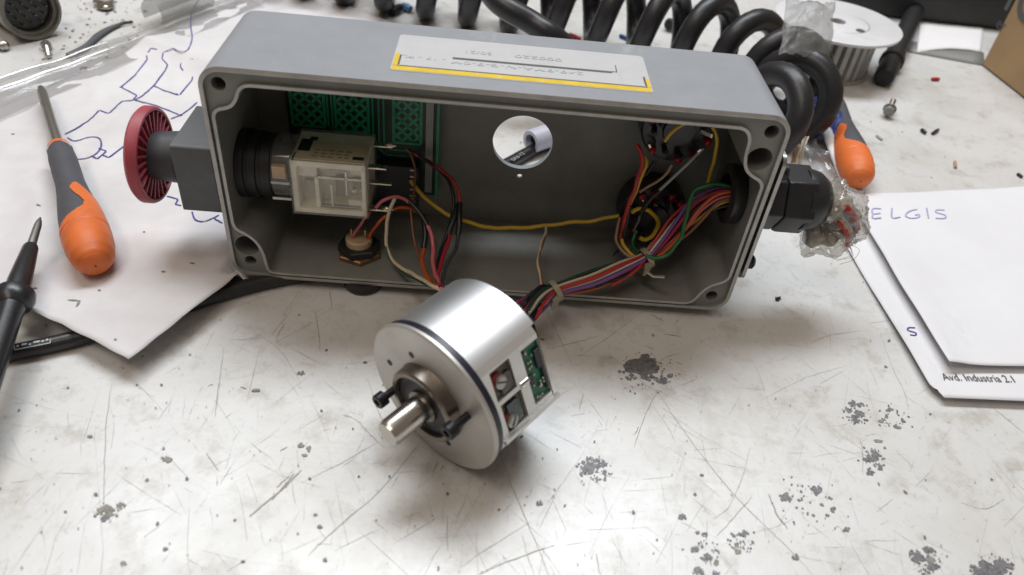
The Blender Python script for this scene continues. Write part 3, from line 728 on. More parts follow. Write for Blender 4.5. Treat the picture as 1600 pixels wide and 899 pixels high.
for fx in (-93, -30):
    mb = MB().lathe(B(fx, 50.5, 88), BY, [(0, .0025), (.0046, .0025)], 12); finish('standoff', mb, M['steel_dull'], pcb)

# ================================================================== ROTARY SWITCHES
def rotary(cx, cz, label):
    t = thing('rotary_switch', B(cx, 54, cz), label, 'switch', 'rotary switches inside the enclosure')
    mb = MB().lathe(B(cx, 55, cz), -BY, [(0, .0150), (.004, .0150), (.0045, .0168), (.0155, .0168), (.0165, .0160), (.0170, .0075), (.0190, .0070), (.0195, .0001)], 40)
    finish('switch_body', mb, M['black_plastic'], t)
    for k in range(12):
        if random.random() < .2: continue
        a = 2 * pi * (k + .3 + random.uniform(-.2, .2)) / 12
        d = BX * cos(a) + BZ * sin(a)
        p = B(cx, 37.6, cz) + d * .0140
        mb = MB().lathe(p, (-BY + d * .25), [(-.001, .0014), (.0022 + .0012 * random.random(), .0018), (.0036, .0009)], 10)
        rs = finish('red_sleeve', mb, M['deep_red'], t)
        if k % 2 == 0:
            mb = MB().tube([p - BY * .0028, p - BY * .0050 + d * .0008, p - BY * .0062 + d * .0016], .00045, 6)
            finish('terminal', mb, M['solder'], rs)
    for k in range(10):                    # inner row: dark sleeves and bare lugs at odd angles
        a = 2 * pi * (k + random.uniform(-.3, .3)) / 10
        d = BX * cos(a) + BZ * sin(a)
        p = B(cx, 37.2, cz) + d * random.uniform(.0095, .0118)
        q_ = p - BY * random.uniform(.003, .0065) + d * random.uniform(-.002, .003) + BX * random.uniform(-.002, .002)
        if k % 3 == 0: finish('lug', MB().box((p + q_) / 2, (q_ - p) * .5, d * .0004, d.cross(BY) * .0009), M['solder'], t, smooth=False)
        else: finish('dark_sleeve', MB().tube([p, (p + q_) / 2 + d * .0006, q_], [.0013, .0014, .0011], 8), M['black_matte'], t)
    return t
rotary(80.0, 25.0, 'lower black rotary switch ringed with red terminals, yellow wire looped over it')
rotary(81.5, 73.0, 'upper black rotary switch with red terminals, half hidden under the enclosure\'s top edge')

# ================================================================== PANEL JACK (hex nut on the floor)
JC = B(-60.5, 19, 4.0)
jk = thing('panel_jack', JC, 'hexagonal panel jack with cream centre on the enclosure floor below the contact block', 'jack')
mb = MB().lathe(JC, BZ, [(0, .0108), (.0020, .0108), (.0024, .0102)], 6); finish('hex_washer', mb, M['copper'], jk, angle=20)
mb = MB().lathe(JC, BZ, [(.0024, .0100), (.0055, .0100), (.0060, .0092), (.0060, .0062)], 6, e1=BX + BY * .3); finish('hex_nut', mb, M['black_plastic'], jk, angle=20)
mb = MB().lathe(JC, BZ, [(.0050, .0062), (.0090, .0062), (.0095, .0056)], 24); finish('cream_insert', mb, M['cream'], jk)
for dx in (-3.2, 3.2):
    mb = MB().box(JC + BX * dx / 1000 + BZ * .0115, BX * .0003, BY * .0011, BZ * .0028); finish('solder_lug', mb, M['solder'], jk, smooth=False)

# ================================================================== CABLE GLAND on the right wall
gl = thing('cable_gland', B(130, GC[0], GC[1] - 13), 'black hexagonal cable gland screwed to the enclosure\'s right end', 'cable gland')
G0 = B(118.6, *GC)
mb = MB().lathe(G0, BX, [(0, .0148), (.0085, .0148), (.0092, .0140)], 6, e1=BZ * cos(.5) + BY * sin(.5)); finish('lock_nut', mb, M['black_plastic'], gl, angle=20, bevel=.0005)
mb = MB().lathe(G0, BX, [(.0092, .0150), (.0110, .0156), (.0225, .0156)], 6, e1=BZ * cos(.5) + BY * sin(.5)); finish('hex_cap', mb, M['black_plastic'], gl, angle=20, bevel=.0005)
mb = MB().lathe(G0, BX, [(.0200, .0142), (.0225, .0142), (.0270, .0130), (.0305, .0105), (.0325, .0070)], 40); finish('domed_end', mb, M['black_plastic'], gl)
mb = MB().lathe(B(110.4, *GC), -BX, [(0, .0128), (.0012, .0134), (.0055, .0134), (.0062, .0122), (.0064, .0088), (.0020, .0084)], 40); finish('inner_nut', mb, M['black_plastic'], gl)

# frayed shield and cut conductors below the gland
fb = thing('frayed_cable_end', W(1290, 380, 20), 'cable end wrapped in crumpled clear plastic, cut wires showing, right of the black gland', 'cable')
mb = MB()
ctr = spline([W(1292, 312, 20), W(1312, 322, 19), W(1322, 340, 19), W(1312, 360, 19), W(1288, 368, 20), W(1258, 364, 22)], 8)
mb.tube(ctr, [.0052 + .0008 * sin(i * .9) for i in range(len(ctr))], 40)
for i, p in enumerate(mb.v):
    d = noise.noise(p * 130) * .0018 + noise.noise(p * 420) * .0006 + noise.noise(p * 900) * .0003
    c = min(ctr, key=lambda q: (q - p).length)
    mb.v[i] = p + (p - c).normalized() * d
finish('cotton_wrap', mb, M['cotton'], fb, angle=80)
mb = MB(); mb.tube(ctr, [.0086 + .0012 * sin(i * .7) for i in range(len(ctr))], 64)
for i, p in enumerate(mb.v):
    c = min(ctr, key=lambda q: (q - p).length)
    d = (1 - abs(noise.noise(p * 210)) * 2.4) * .0016 + (1 - abs(noise.noise(p * 420 + V((3, 1, 7)))) * 2.4) * .0008
    mb.v[i] = p + (p - c).normalized() * d
finish('plastic_wrap', mb, M['wrap'], fb, angle=80)
for k, (cc, off) in enumerate([('red', 0), ('crimson', 1), ('dark_green', 2.2), ('silver', 3.1), ('tan', 4), ('red', 5)]):
    P = [W(1322 - off * 2.2, 322 + off * 5, 12 - off * .3), W(1336 - off * 2.6, 340 + off * 5, 11 - off * .3), W(1341 - off * 3.4, 358 + off * 5.0, 13)]
    mb = MB().tube(spline(P, 6), .0011, 8); finish('cut_wire', mb, M['w_' + cc], fb)
mb = MB()
for k in range(160):                      # short cotton fuzz all over the wrap
    c = random.choice(ctr[2:]); dr = V((random.gauss(0, 1), random.gauss(0, 1), random.gauss(0, 1))).normalized()
    st = c + dr * .0060; l = random.uniform(.0012, .0035)
    e = dr * l + V((random.gauss(0, 1), random.gauss(0, 1), random.gauss(0, 1))) * l * .35
    mb.tube([st, st + e * .5 + V((0, 0, .0004)), st + e], .00011, 4, caps=False)
for k in range(12):                       # long loose strands
    x, y = random.uniform(1310, 1342), random.uniform(320, 385)
    P = [W(x, y, 15), W(x + random.uniform(4, 16), y + random.uniform(0, 12), 13), W(x + random.uniform(0, 18), y + random.uniform(14, 26), 13), W(x + random.uniform(-20, 8), y + random.uniform(16, 32), 15)]
    mb.tube(spline(P, 4), .00010, 4, caps=False)
tag(finish('loose_fibres', mb, M['cotton'], fb), kind='stuff')

# ================================================================== ENCODER
EA = V((0.59498497, 0.80068118, 0.07001807)); E1 = V((0.80265111, -0.59644882, 0)); E2 = V((-0.04176219, -0.05620008, 0.99754572))
EC = V((-0.02377514, 0.17775908, 0.03094159))
def EP(d, a, r): a = radians(a); return EC + EA * d + (E1 * cos(a) + E2 * sin(a)) * r
en = thing('rotary_encoder', V((-0.014, 0.19, 0.0)), 'turned aluminium rotary encoder with steel shaft lying in front of the enclosure', 'encoder')
mb = MB().lathe(EC, EA, [(0, .0080), (0, .0301), (.0005, .03085), (.0016, .03085)], 96, e1=E1); flange = finish('flange', mb, M['alu_face'], en, angle=25)
mb = MB().lathe(EC, EA, [(.0014, .0304), (.0044, .0304)], 96, e1=E1, caps=False); finish('seal_ring', mb, M['navy'], en)
# drum with one milled flat (normal 22 degrees, 26.2 mm from the axis)
NF = 22.0; DF = .0262; RB = .0298; DD = .0016
half = math.degrees(math.acos((DF - DD) / RB))
tw2 = RB * sin(radians(half)) * 1000
angs = [NF + half + (360 - 2 * half) * k / 90 for k in range(91)]
mb = MB()
for d, r in ((.0042, RB - .0003), (.0046, RB), (.0345, RB), (.0352, RB - .0005)):
    mb.v += [EP(d, a, r) for a in angs]
n = len(angs)
for i in range(3):
    for k in range(n - 1):
        mb.f.append((i * n + k, i * n + k + 1, (i + 1) * n + k + 1, (i + 1) * n + k))
mb.f.append(tuple(range(n - 1, -1, -1))); mb.f.append(tuple(3 * n + k for k in range(n)))
drum = finish('drum', mb, M['alu'], en, angle=22)
FN = E1 * cos(radians(NF)) + E2 * sin(radians(NF)); FT = -E1 * sin(radians(NF)) + E2 * cos(radians(NF))
def FP(al, t, h=0): return EC + EA * (al / 1000) + FT * (t / 1000) + FN * (DF - DD + h / 1000)
# plate on the flat, pierced by two windows and the board slot
WIN = [(8.6, 18.4, 1.2, 13.4), (9.2, 19.6, -12.6, -0.6), (24.0, 32.85, -11.2, 12.2)]
tw = sqrt(RB ** 2 - DF ** 2) * 1000
mb = MB()
ol = [(4.8, -tw), (33.0, -tw), (33.0, tw), (4.8, tw)]; ol2 = [(4.8, -tw2), (33.0, -tw2), (33.0, tw2), (4.8, tw2)]
wl = [[(a, c), (b, c), (b, d), (a, d)] for a, b, c, d in WIN]
fill_loops(mb, [ol] + wl, lambda p: FP(p[0], p[1], 1.6))
bridge(mb, ol2, lambda p: FP(p[0], p[1], 0), ol, lambda p: FP(p[0], p[1], 1.6))
for w in wl: bridge(mb, w, lambda p: FP(p[0], p[1], .1), w, lambda p: FP(p[0], p[1], 1.6))
fp = finish('window_frame', mb, M['alu_flat'], en, smooth=False)
for i, (a, b, c, d) in enumerate(WIN[:2]):
    mb = MB().add([FP(a + .05, c + .05, .12), FP(b - .05, c + .05, .12), FP(b - .05, d - .05, .12), FP(a + .05, d - .05, .12)], [(0, 1, 2, 3)])
    finish('window_floor', mb, M['clamp'], fp, smooth=False)
    cz = 8.2 if i == 0 else -8.7
    mb = MB().box(FP(14.8, cz + (-2.6 if i == 0 else 1.5), .8), EA * .0030, FT * (.0033 if i == 0 else .0042), FN * .0006); finish('clamp', mb, M['clamp2' if i else 'clamp'], fp, smooth=False, bevel=.0003)
    sc = FP(11.9, cz, .2)
    mb = MB().lathe(sc, FN, [(0, .0029), (.0007, .0029)], 24); finish('red_washer', mb, M['deep_red'], fp)
    mb = MB().lathe(sc + EA * .0004 - FT * .0006, FN, [(.0005, .0026), (.0017, .0026), (.0022, .0019)], 24); sh = finish('clamp_screw', mb, M['steel_dull'], fp)
    mb = MB().box(sc + EA * .0004 - FT * .0006 + FN * .0022, (EA + FT * (1.2 if i else -.6)).normalized() * .0021, (FT - EA * (1.2 if i else -.6)).normalized() * .00028, FN * .0001); finish('screw_slot', mb, M['screw_black'], sh, smooth=False)
mb = MB().lathe(FP(19.9, .2, 1.0), EA, [(0, .0013), (.0040, .0013)], 16); finish('spacer_pin', mb, M['steel'], fp)
# green board and black parts in the slot
mb = MB().add([FP(24.05, -11.15, .3), FP(32.55, -11.15, .3), FP(32.55, 12.15, .3), FP(24.05, 12.15, .3)], [(0, 1, 2, 3)]); gb = finish('green_board', mb, M['pcb_bright'], fp, smooth=False)
for (a, b, c, d, h) in [(29.6, 32.5, 1.0, 8.5, 1.4), (31.4, 32.5, -9, 1, 1.3), (24.1, 25.2, -2, 11, .9), (24.1, 26.4, -3.6, .6, 1.4), (24.1, 24.9, -10.5, -4, .8)]:
    mb = MB().box(FP((a + b) / 2, (c + d) / 2, .3 + h / 2), EA * (b - a) / 2000, FT * (d - c) / 2000, FN * h / 2000); finish('chip', mb, M['black_plastic'], gb, smooth=False, bevel=.0002)
for k in range(22):
    t_ = random.uniform(-10, 11); mb = MB().box(FP(random.choice([25.6, 26.1, 27.4, 28.6, 29.4, 31.0]), t_, 1.0), EA * .0003, FT * .0004, FN * .0003); finish('solder_joint', mb, M['solder'], gb, smooth=False)
# lower ledge of the flat
mb = MB().box(FP(20.5, -tw + .2, 2.2), EA * .0148, FT * .0007, FN * .0009); finish('lower_ledge', mb, M['alu_flat'], fp, smooth=False)
mb = MB().box(EC + EA * .036 + E2 * .0235 - E1 * .003, E1 * .0030, EA * .002, E2 * .0003); finish('yellow_tab', mb, M['w_cream'], en, smooth=False)
# boss, bearing, shaft
mb = MB().lathe(EC, -EA, [(0, .0156), (.0012, .0153), (.0046, .0150), (.0052, .0143), (.0052, .0128), (.0022, .0125), (.0022, .0001)], 64); finish('bearing_boss', mb, M['bearing'], en, angle=30)
mb = MB().lathe(EC, -EA, [(.0020, .0126), (.0036, .0124), (.0040, .0105), (.0036, .0100), (.0036, .0060)], 48, caps=False); finish('bearing_shield', mb, M['screw_black'], en)
mb = MB().lathe(EC, -EA, [(.0020, .0050), (.0193, .0050), (.0207, .0044), (.0208, .0001)], 48); finish('shaft', mb, M['steel'], en, angle=30)
mb = MB().lathe(EC, -EA, [(.0022, .0066), (.0046, .0064), (.0046, .0050)], 32); finish('shaft_collar', mb, M['bearing'], en)
for a in (22, -156):
    c = EP(0, a, .0195)
    mb = MB().lathe(c, -EA, [(0, .0015), (.0070, .0015)], 16); s_ = finish('clamping_screw', mb, M['screw_black'], en)
    mb = MB().lathe(c, -EA, [(.0068, .0029), (.0100, .0029), (.0104, .0026), (.0104, .0014), (.0088, .0013), (.0088, .0001)], 24); finish('socket_head', mb, M['screw_black'], s_)
for a, r in ((118, .0190), (172, .0215), (-66, .0200)):
    mb = MB().lathe(EP(.0003, a, r), -EA, [(0, .0014), (.00045, .0013)], 16); finish('screw_hole', mb, M['black_matte'], flange)

# ================================================================== WIRES
def wire(label, col, pts, r=0.65, group=None, z_min=0.0012):
    P = spline([W(*p) for p in pts], 7)
    sd_ = random.random() * 90
    P = [p + V((noise.noise(p * 130 + V((sd_, 0, 0))), noise.noise(p * 130 + V((0, sd_, 0))), noise.noise(p * 130 + V((0, 0, sd_))))) * .0007 for p in P]
    P = [V((p.x, p.y, max(p.z, z_min))) for p in P]
    mb = MB().tube(P, r * 1.15 / 1000, 8)
    o = finish('wire', mb, M['w_' + col], None, angle=60)
    return tag(o, label, 'wire', group)
GL = 'wires from the contact block to the encoder'
wire('cream wire hanging from the lowest blade of the contact block to the encoder', 'cream', [(618, 310, 17), (608, 335, 16), (603, 365, 14), (606, 392, 9), (622, 415, 0), (655, 435, -16), (692, 455, -32)], .75, GL)
wire('thin dark green wire following just below the cream wire', 'dark_green', [(604, 385, 10), (610, 405, 5), (628, 424, -3), (660, 442, -18), (693, 457, -31)], .45, GL)
wire('pink wire coming out of a black sleeve and down to the encoder', 'pink', [(668, 353, 12), (675, 370, 8), (677, 395, 1), (677, 420, -10), (684, 442, -24), (692, 455, -32)], .8, GL)
wire('black sleeve ahead of the pink wire', 'black', [(640, 315, 22), (655, 330, 18), (668, 353, 12)], 1.0, GL)
wire('orange red wire below a straight black sleeve', 'orange', [(664, 388, 8), (661, 402, 3), (661, 418, -5), (672, 440, -20), (690, 455, -31)], .8, GL)
wire('straight black sleeve above the orange red wire', 'black', [(661, 335, 22), (664, 360, 15), (664, 389, 8)], 1.1, GL)
wire('thin brown wire left of the pink wire', 'brown', [(643, 312, 26), (643, 345, 18), (650, 385, 8), (662, 418, -5), (684, 448, -27)], .5, GL)
wire('crimson wire below twin black sleeves', 'crimson', [(703, 368, 12), (697, 388, 5), (687, 415, -8), (684, 435, -19), (690, 452, -31)], .8, GL)
wire('left black sleeve of the pair above the crimson wire', 'black', [(713, 320, 26), (708, 345, 18), (702, 369, 12)], 1.2, GL)
wire('right black sleeve of the pair above the dark grey wire', 'black', [(719, 318, 26), (718, 345, 18), (715, 366, 13)], 1.2, GL)
wire('dark grey wire right of the crimson wire', 'dark_grey', [(716, 366, 13), (711, 390, 5), (697, 415, -6), (691, 440, -20), (693, 453, -31)], .8, GL)
wire('black wire arching from the board down beside the crimson wire', 'black', [(636, 232, 44), (662, 248, 42), (690, 268, 38), (705, 292, 32), (709, 325, 24), (700, 360, 14), (688, 395, 3), (682, 425, -12), (688, 450, -30)], .75, GL)
wire('red wire beside the black wire arching from the board', 'red', [(648, 240, 43), (675, 256, 41), (700, 274, 36), (713, 294, 31), (718, 320, 26)], .7, GL)
wire('long yellow wire sagging across the enclosure below the round hole', 'yellow', [(642, 282, 42), (660, 305, 38), (690, 330, 33), (725, 347, 30), (770, 355, 30), (820, 356, 31), (870, 351, 32), (930, 344, 33), (966, 337, 33)], .85)
wire('short pink wire arched over the contact block\'s lowest blade', 'pink', [(586, 326, 16), (597, 314, 17), (615, 308, 19), (630, 311, 21), (641, 316, 22)], .7)
wire('short orange wire arched beside the contact block\'s lowest blade', 'orange', [(608, 330, 17), (622, 325, 19), (638, 325, 22), (650, 332, 24)], .65)
wire('pink wire rising from the panel jack', 'pink', [(551, 372, 18), (558, 358, 18), (568, 344, 17), (579, 331, 16)], .6)
wire('orange wire rising from the panel jack', 'orange', [(574, 378, 18), (582, 362, 18), (592, 347, 17), (603, 336, 16)], .65)
wire('grey brown wire running down right of the contact block', 'brown', [(634, 233, 43), (644, 245, 42), (648, 270, 40), (646, 300, 34), (644, 325, 24)], .5)
# thin tie wire hanging from the yellow wire
wire('cream tie wire hanging from the yellow wire', 'cream', [(853, 353, 31), (851, 366, 25), (844, 384, 16), (841, 408, 5), (844, 432, -4), (847, 452, -12)], .6)
wire('thin brown strand twisted along the hanging tie wire', 'brown', [(852, 356, 30), (853, 368, 25), (847, 386, 16), (843, 405, 5), (846, 430, -4), (848, 454, -12)], .35)
# main harness
GM = 'wires of the harness between the gland and the encoder'
HP = [(1150, 306, 19), (1122, 309, 21), (1092, 325, 22), (1062, 352, 21), (1032, 382, 17), (1008, 403, 12), (970, 420, 4), (925, 438, -3), (868, 454, -10), (842, 470, -17), (822, 492, -25)]
HC = [W(*p) for p in HP]
SPREAD = [3.6, 4.6, 5.4, 5.2, 4.2, 2.6, 3.6, 3.8, 2.8, 4.4, 4.6]
harness = [('red', 'upper red wire of the harness'), ('white', 'white wire along the middle of the harness'), ('violet', 'violet wire on the harness\'s lower side'), ('crimson', 'crimson wire of the harness'),
           ('black', 'black wire of the harness'), ('orange', 'orange wire at the top of the harness near the gland'), ('pink', 'pink wire along the top of the harness'), ('brown', 'brown wire of the harness'),
           ('yellow', 'yellow wire of the harness'), ('blue', 'blue wire of the harness entering the gland lowest'), ('dark_grey', 'dark grey wire of the harness'), ('magenta', 'magenta wire of the harness near the encoder'),
           ('dark_green', 'dark green wire of the harness'), ('cream', 'cream wire of the harness'), ('light_blue', 'light blue wire of the harness')]
for i, (c, lb_) in enumerate(harness):
    a0 = 2 * pi * i / len(harness); rr = [1.0, .62, .95, .7, .35][i % 5]
    P = []
    for k, p in enumerate(HC):
        t = (HC[min(k + 1, len(HC) - 1)] - HC[max(k - 1, 0)]).normalized()
        s = t.cross(V((0, 0, 1))).normalized(); u_ = s.cross(t)
        a = a0 + k * .30
        P.append(p + (s * cos(a) + u_ * sin(a)) * (SPREAD[k] * rr / 1000 * random.uniform(.85, 1.15)))
    P = spline(P, 7); P = [V((p.x, p.y, max(p.z, .0012))) for p in P]
    tag(finish('wire', MB().tube(P, .00080, 8), M['w_' + c], None, angle=60), lb_ + ', from gland to encoder' if 'gland' not in lb_ and 'encoder' not in lb_ else lb_, 'wire', GM)
wire('green wire swinging wide below the harness and up to the gland', 'green', [(1008, 401, 9), (1025, 404, 8), (1045, 396, 9), (1062, 375, 11), (1071, 345, 14), (1076, 318, 17), (1088, 296, 20), (1115, 288, 21), (1145, 294, 20)], .8)
wire('short green wire curling from the lower rotary switch into the harness', 'green', [(992, 362, 30), (989, 378, 26), (995, 393, 20), (1008, 402, 13)], .8)
wire('red wire running from the upper to the lower rotary switch', 'red', [(995, 224, 33), (1002, 237, 31), (1002, 262, 29), (993, 292, 27), (981, 325, 26), (972, 358, 25), (969, 372, 24)], .85)
wire('yellow wire alongside the red wire between the rotary switches', 'yellow', [(1006, 245, 33), (1010, 257, 31), (1003, 275, 29), (993, 298, 28), (984, 321, 28)], .8)
wire('black sleeve at the lower end of the short yellow wire', 'black', [(984, 321, 28), (980, 345, 26), (976, 368, 24)], 1.1)
wire('yellow wire below the black sleeve, joining the harness', 'yellow', [(972, 374, 24), (976, 387, 20), (986, 398, 16), (998, 404, 13)], .8)
wire('tan wire curving from the long yellow wire into the harness', 'tan', [(968, 340, 33), (963, 360, 29), (964, 380, 24), (975, 396, 17), (992, 405, 13)], .65)
wire('yellow wire looped in a ring on the lower rotary switch', 'yellow', [(988, 331, 31), (999, 326, 31), (1012, 328, 31), (1024, 340, 31), (1028, 353, 31), (1022, 367, 31), (1008, 374, 31), (998, 372, 31)], .95)
wire('black sleeve lying across the yellow ring', 'black', [(1031, 298, 30), (1012, 318, 29), (1001, 336, 29)], .9)
wire('silvery wire slanting from the upper rotary switch to the black sleeve', 'silver', [(1098, 232, 34), (1075, 255, 32), (1050, 280, 31), (1031, 298, 30)], .65)
wire('thin grey wire across the lower rotary switch', 'grey', [(999, 334, 29), (995, 348, 29), (989, 362, 29)], .5)
wire('tan wire between the two rotary switches', 'tan', [(1050, 258, 34), (1043, 270, 33), (1025, 286, 33), (1000, 300, 34)], .6)
wire('short black wire below the upper rotary switch', 'black', [(1024, 253, 34), (1014, 267, 33), (1005, 275, 32)], .8)
wire('yellow wire bowing down the right of the upper rotary switch', 'yellow', [(1108, 190, 36), (1119, 210, 35), (1120, 232, 34), (1113, 262, 32), (1106, 288, 28)], .8)
wire('yellow wire crossing the upper rotary switch', 'yellow', [(1075, 192, 36), (1058, 199, 36), (1046, 210, 36), (1037, 222, 36)], .8)
wire('dark blue wire dangling left of the lower rotary switch', 'blue', [(975, 375, 40), (966, 390, 36), (955, 405, 30), (946, 419, 22)], .55)
wire('light blue wire dangling beside the dark blue wire', 'light_blue', [(985, 385, 36), (974, 398, 30), (966, 412, 22)], .45)
wire('cream wire ending in a black sleeve behind the encoder', 'cream', [(868, 453, -8), (855, 463, -13), (842, 476, -18)], .8)
wire('black sleeve behind the encoder where the cream wire ends', 'black', [(841, 476, -18), (835, 488, -23), (829, 500, -28)], 1.5)
wire('black wire arching from the harness behind the encoder', 'black', [(862, 452, -9), (845, 450, -11), (832, 462, -16), (822, 484, -24)], 1.1)
wire('magenta wire at the harness end beside the encoder', 'magenta', [(845, 455, -12), (825, 463, -17), (806, 477, -24)], .7)
wire('short red wire end hanging below the harness', 'red', [(1005, 408, 8), (990, 425, 3), (970, 438, -1), (955, 446, -4)], .7)
wire('short black wire end hanging below the harness', 'black', [(990, 420, 4), (965, 436, -1), (930, 447, -4)], .8)
for (x, y, by, lbl, tail) in [(1010, 404, 12, 'clear cable tie round the harness near the green wire', True), (868, 455, -10, 'clear cable tie round the harness near the encoder', False)]:
    c = W(x, y, by); t = (W(x - 20, y + 9, by - 3) - W(x + 20, y - 14, by + 3)).normalized()
    ct = thing('cable_tie', c, lbl, 'cable tie', 'cable ties on the harness')
    mb = MB().lathe(c - t * .0012, t, [(0, .0046), (0, .0052), (.0024, .0052), (.0024, .0046)], 24, caps=False); finish('band', mb, M['tie'], ct)
    k = t.cross(V((0, 0, 1))).normalized()
    fr_ = -BY if (-BY).dot(k) > 0 else -BY
    mb = MB().box(c - BY * .0052 - V((0, 0, .002)), t * .0018, BY * .0015, V((0, 0, .0024))); finish('locking_head', mb, M['tie'], ct, smooth=False)
    if tail:
        mb = MB().tube([c - BY * .006 - V((0, 0, .003)), c - BY * .008 - V((0, 0, .004)) + BX * .003, c - BY * .009 - V((0, 0, .003)) + BX * .008], .0010, 6, flat=.4); finish('tail', mb, M['tie'], ct)

# ================================================================== LEFT SHEET WITH PEN SCHEMATIC
P0 = T(201, 562, .0105); P0.z = 0; PV = V((.36, .933, 0)).normalized(); PU = V((-PV.y, PV.x, 0))
PLU, PLV = .222, .37
CB0, CB1 = T(0, 553), T(380, 447)
cdir = (CB1 - CB0).normalized(); cnrm = V((-cdir.y, cdir.x, 0))
FA, FB_ = T(196, 62), T(330, 112)
fdir = (FB_ - FA).normalized(); fnrm = V((-fdir.y, fdir.x, 0))
def sheet_h(p):
    d = (p - CB0).dot(cnrm)
    h = .0012 + .0072 * exp(-(max(0, d) / .040) ** 2) 
    if d < 0: h = .0084 - .02 * d * d * 8 + min(.003, -d * .05)
    f = (p - FA).dot(fnrm)
    s = (p - FA).dot(fdir)
    h += .0055 * max(0, 1 - abs(f) / .026) ** 1.4 * max(0, min(1, (s + .03) / .05))
    h += .0030 * max(0, 1 - abs((p - FA).dot((fnrm + fdir * .9).normalized()) + .035) / .016) ** 1.4 * max(0, min(1, (s - .02) / .04))
    h += .0016 * noise.noise(V((p.x * 22, p.y * 22, 3))) + .0007 * noise.noise(V((p.x * 60, p.y * 60, 8)))
    h += .0017 * (1 - abs(noise.noise(V((p.x * 34 + 7, p.y * 20, 4)))) * 2.2) + .0005 * (1 - abs(noise.noise(V((p.x * 60, p.y * 80, 9)))) * 2)
    return max(h, .0006)
def SH(x, y, up=.0005):
    p = T(x, y)
    for _ in range(4): p = T(x, y, sheet_h(V((p.x, p.y, 0))) + up)
    return p
def sheet_fn(u, v):
    w = .0
    p = P0 + PU * (PLU * u) + PV * (PLV * v) + PV * (.0015 * sin(u * 9))
    # the enclosure's left foot and wall stand on this sheet's far right edge: keep it flat there
    h = sheet_h(p)
    q = p - BO; bx, by = q.dot(BX) * 1000, q.dot(BY) * 1000
    if -118 < bx < 118 and -2 < by < 62: h = min(h, .0030)
    return V((p.x, p.y, h))
mb = MB().sheet(sheet_fn, 90, 130)
sch = finish('schematic_sheet', mb, M['paper_dirty'], None, angle=80, thick=.00012, fix=False)
tag(sch, 'creased white sheet with a blue pen circuit sketch under the left screwdriver', 'paper')
PEN = [[(310, 0), (300, 18), (298, 40), (300, 60), (293, 78), (280, 80), (270, 75)], [(270, 75), (255, 82), (253, 92), (262, 101), (258, 110), (240, 134), (222, 150), (210, 156)],
       [(229, 86), (230, 93), (210, 118), (189, 136), (214, 149), (208, 155), (225, 160), (242, 164), (282, 180)], [(210, 156), (190, 158), (170, 177), (155, 172), (140, 187), (120, 200), (100, 210)],
       [(240, 134), (256, 141), (280, 149), (300, 125), (301, 119)], [(231, 82), (236, 75), (246, 77)], [(310, 102), (300, 92), (285, 97), (282, 104), (286, 110)],
       [(282, 180), (295, 171), (309, 159)], [(282, 180), (265, 186)], [(105, 215), (117, 220), (140, 214), (155, 216), (158, 228), (150, 240), (135, 247), (118, 249)],
       [(153, 231), (166, 236), (158, 243), (152, 248), (142, 243)], [(158, 241), (170, 246), (195, 227)], [(259, 306), (278, 311), (274, 319), (284, 321)], [(300, 331), (305, 343), (318, 346), (332, 341), (342, 336)], [(334, 341), (349, 349)]]
for k_, pts in enumerate(PEN):
    if k_ in (0, 6, 9, 13): S_ = spline([V((a, b, 0)) for a, b in pts], 5)
    else:                                  # ruled by hand: straight runs with tight corners
        S_ = []
        for (a, b), (c, e) in zip(pts, pts[1:]):
            S_ += [V((a + (c - a) * t, b + (e - b) * t, 0)) + V((random.uniform(-.25, .25), random.uniform(-.25, .25), 0)) for t in (.08, .3, .5, .7, .92)]
    P = [SH(q.x, q.y) for q in S_]
    mb = MB().ribbon(P, [.0006 + .0003 * random.random() for _ in P]); finish('pen_line', mb, M['pen'], sch, smooth=False, fix=False)
for (x, y, r) in [(189, 136, 2.2), (282, 180, 3.0), (254, 84, 1.8), (276, 147, 2)]:
    c = SH(x, y, .0003); mb = MB().add([c + V((cos(k * pi / 5), sin(k * pi / 5) * 1.2, 0)) * r * .00036 for k in range(10)], [tuple(range(10))]); finish('pen_dot', mb, M['pen'], sch, smooth=False)
for (x, y, l, a) in [(115, 469, 20, .1), (122, 474, 14, -1.1), (55, 450, 8, 0), (300, 411, 9, .1), (255, 424, 7, 0), (155, 453, 5, .2), (20, 209, 6, 0), (180, 530, 5, 0), (60, 320, 8, .5), (225, 362, 4, 0)]:
    P = [SH(x + l * t * cos(a), y + l * t * sin(a) * .8) for t in (-.5, 0, .5)]
    mb = MB().ribbon(P, [.0003, .0010, .0003]); finish('dirt_mark', mb, M['chip_brown'], sch, smooth=False, fix=False)

# clear sleeve round the sheet: a curled strip along its left edge and a rolled corner
def sleeve_fn(u, v):
    p = P0 + PU * (PLU - .014) + PV * (.05 + (PLV - .085) * v)
    w_ = .046 * (1 - .45 * v) + .002 * sin(v * 9)
    z = .0035 + .0062 * exp(-((u - .84) / .055) ** 2) * (1 - .5 * v) + .0012 * noise.noise(V((u * 3, v * 11, 0)))
    if u > .93: z -= (u - .93) * .03
    return p + PU * (w_ * u) + V((0, 0, max(z, .0012)))
mb = MB().sheet(sleeve_fn, 60, 70)
slv = finish('plastic_sleeve', mb, M['sleeve'], None, angle=80, fix=False)
tag(slv, 'shiny clear plastic sleeve edge along the sketched sheet', 'plastic sleeve')
RC = T(208, 50)
mb = MB()
def roll_fn(u, v):
    a = -0.6 + u * 4.6
    p = RC + V((.010, .012, .010)) + PV * (.052 * v) + (PU * cos(a) + V((0, 0, 1)) * sin(a)) * (.0095 + .002 * v + .001 * noise.noise(V((u * 5, v * 6, 2))))
    return V((p.x, p.y, max(p.z, .0012)))
mb.sheet(roll_fn, 24, 12); finish('rolled_corner', mb, M['smoke_film'], slv, angle=80, fix=False)

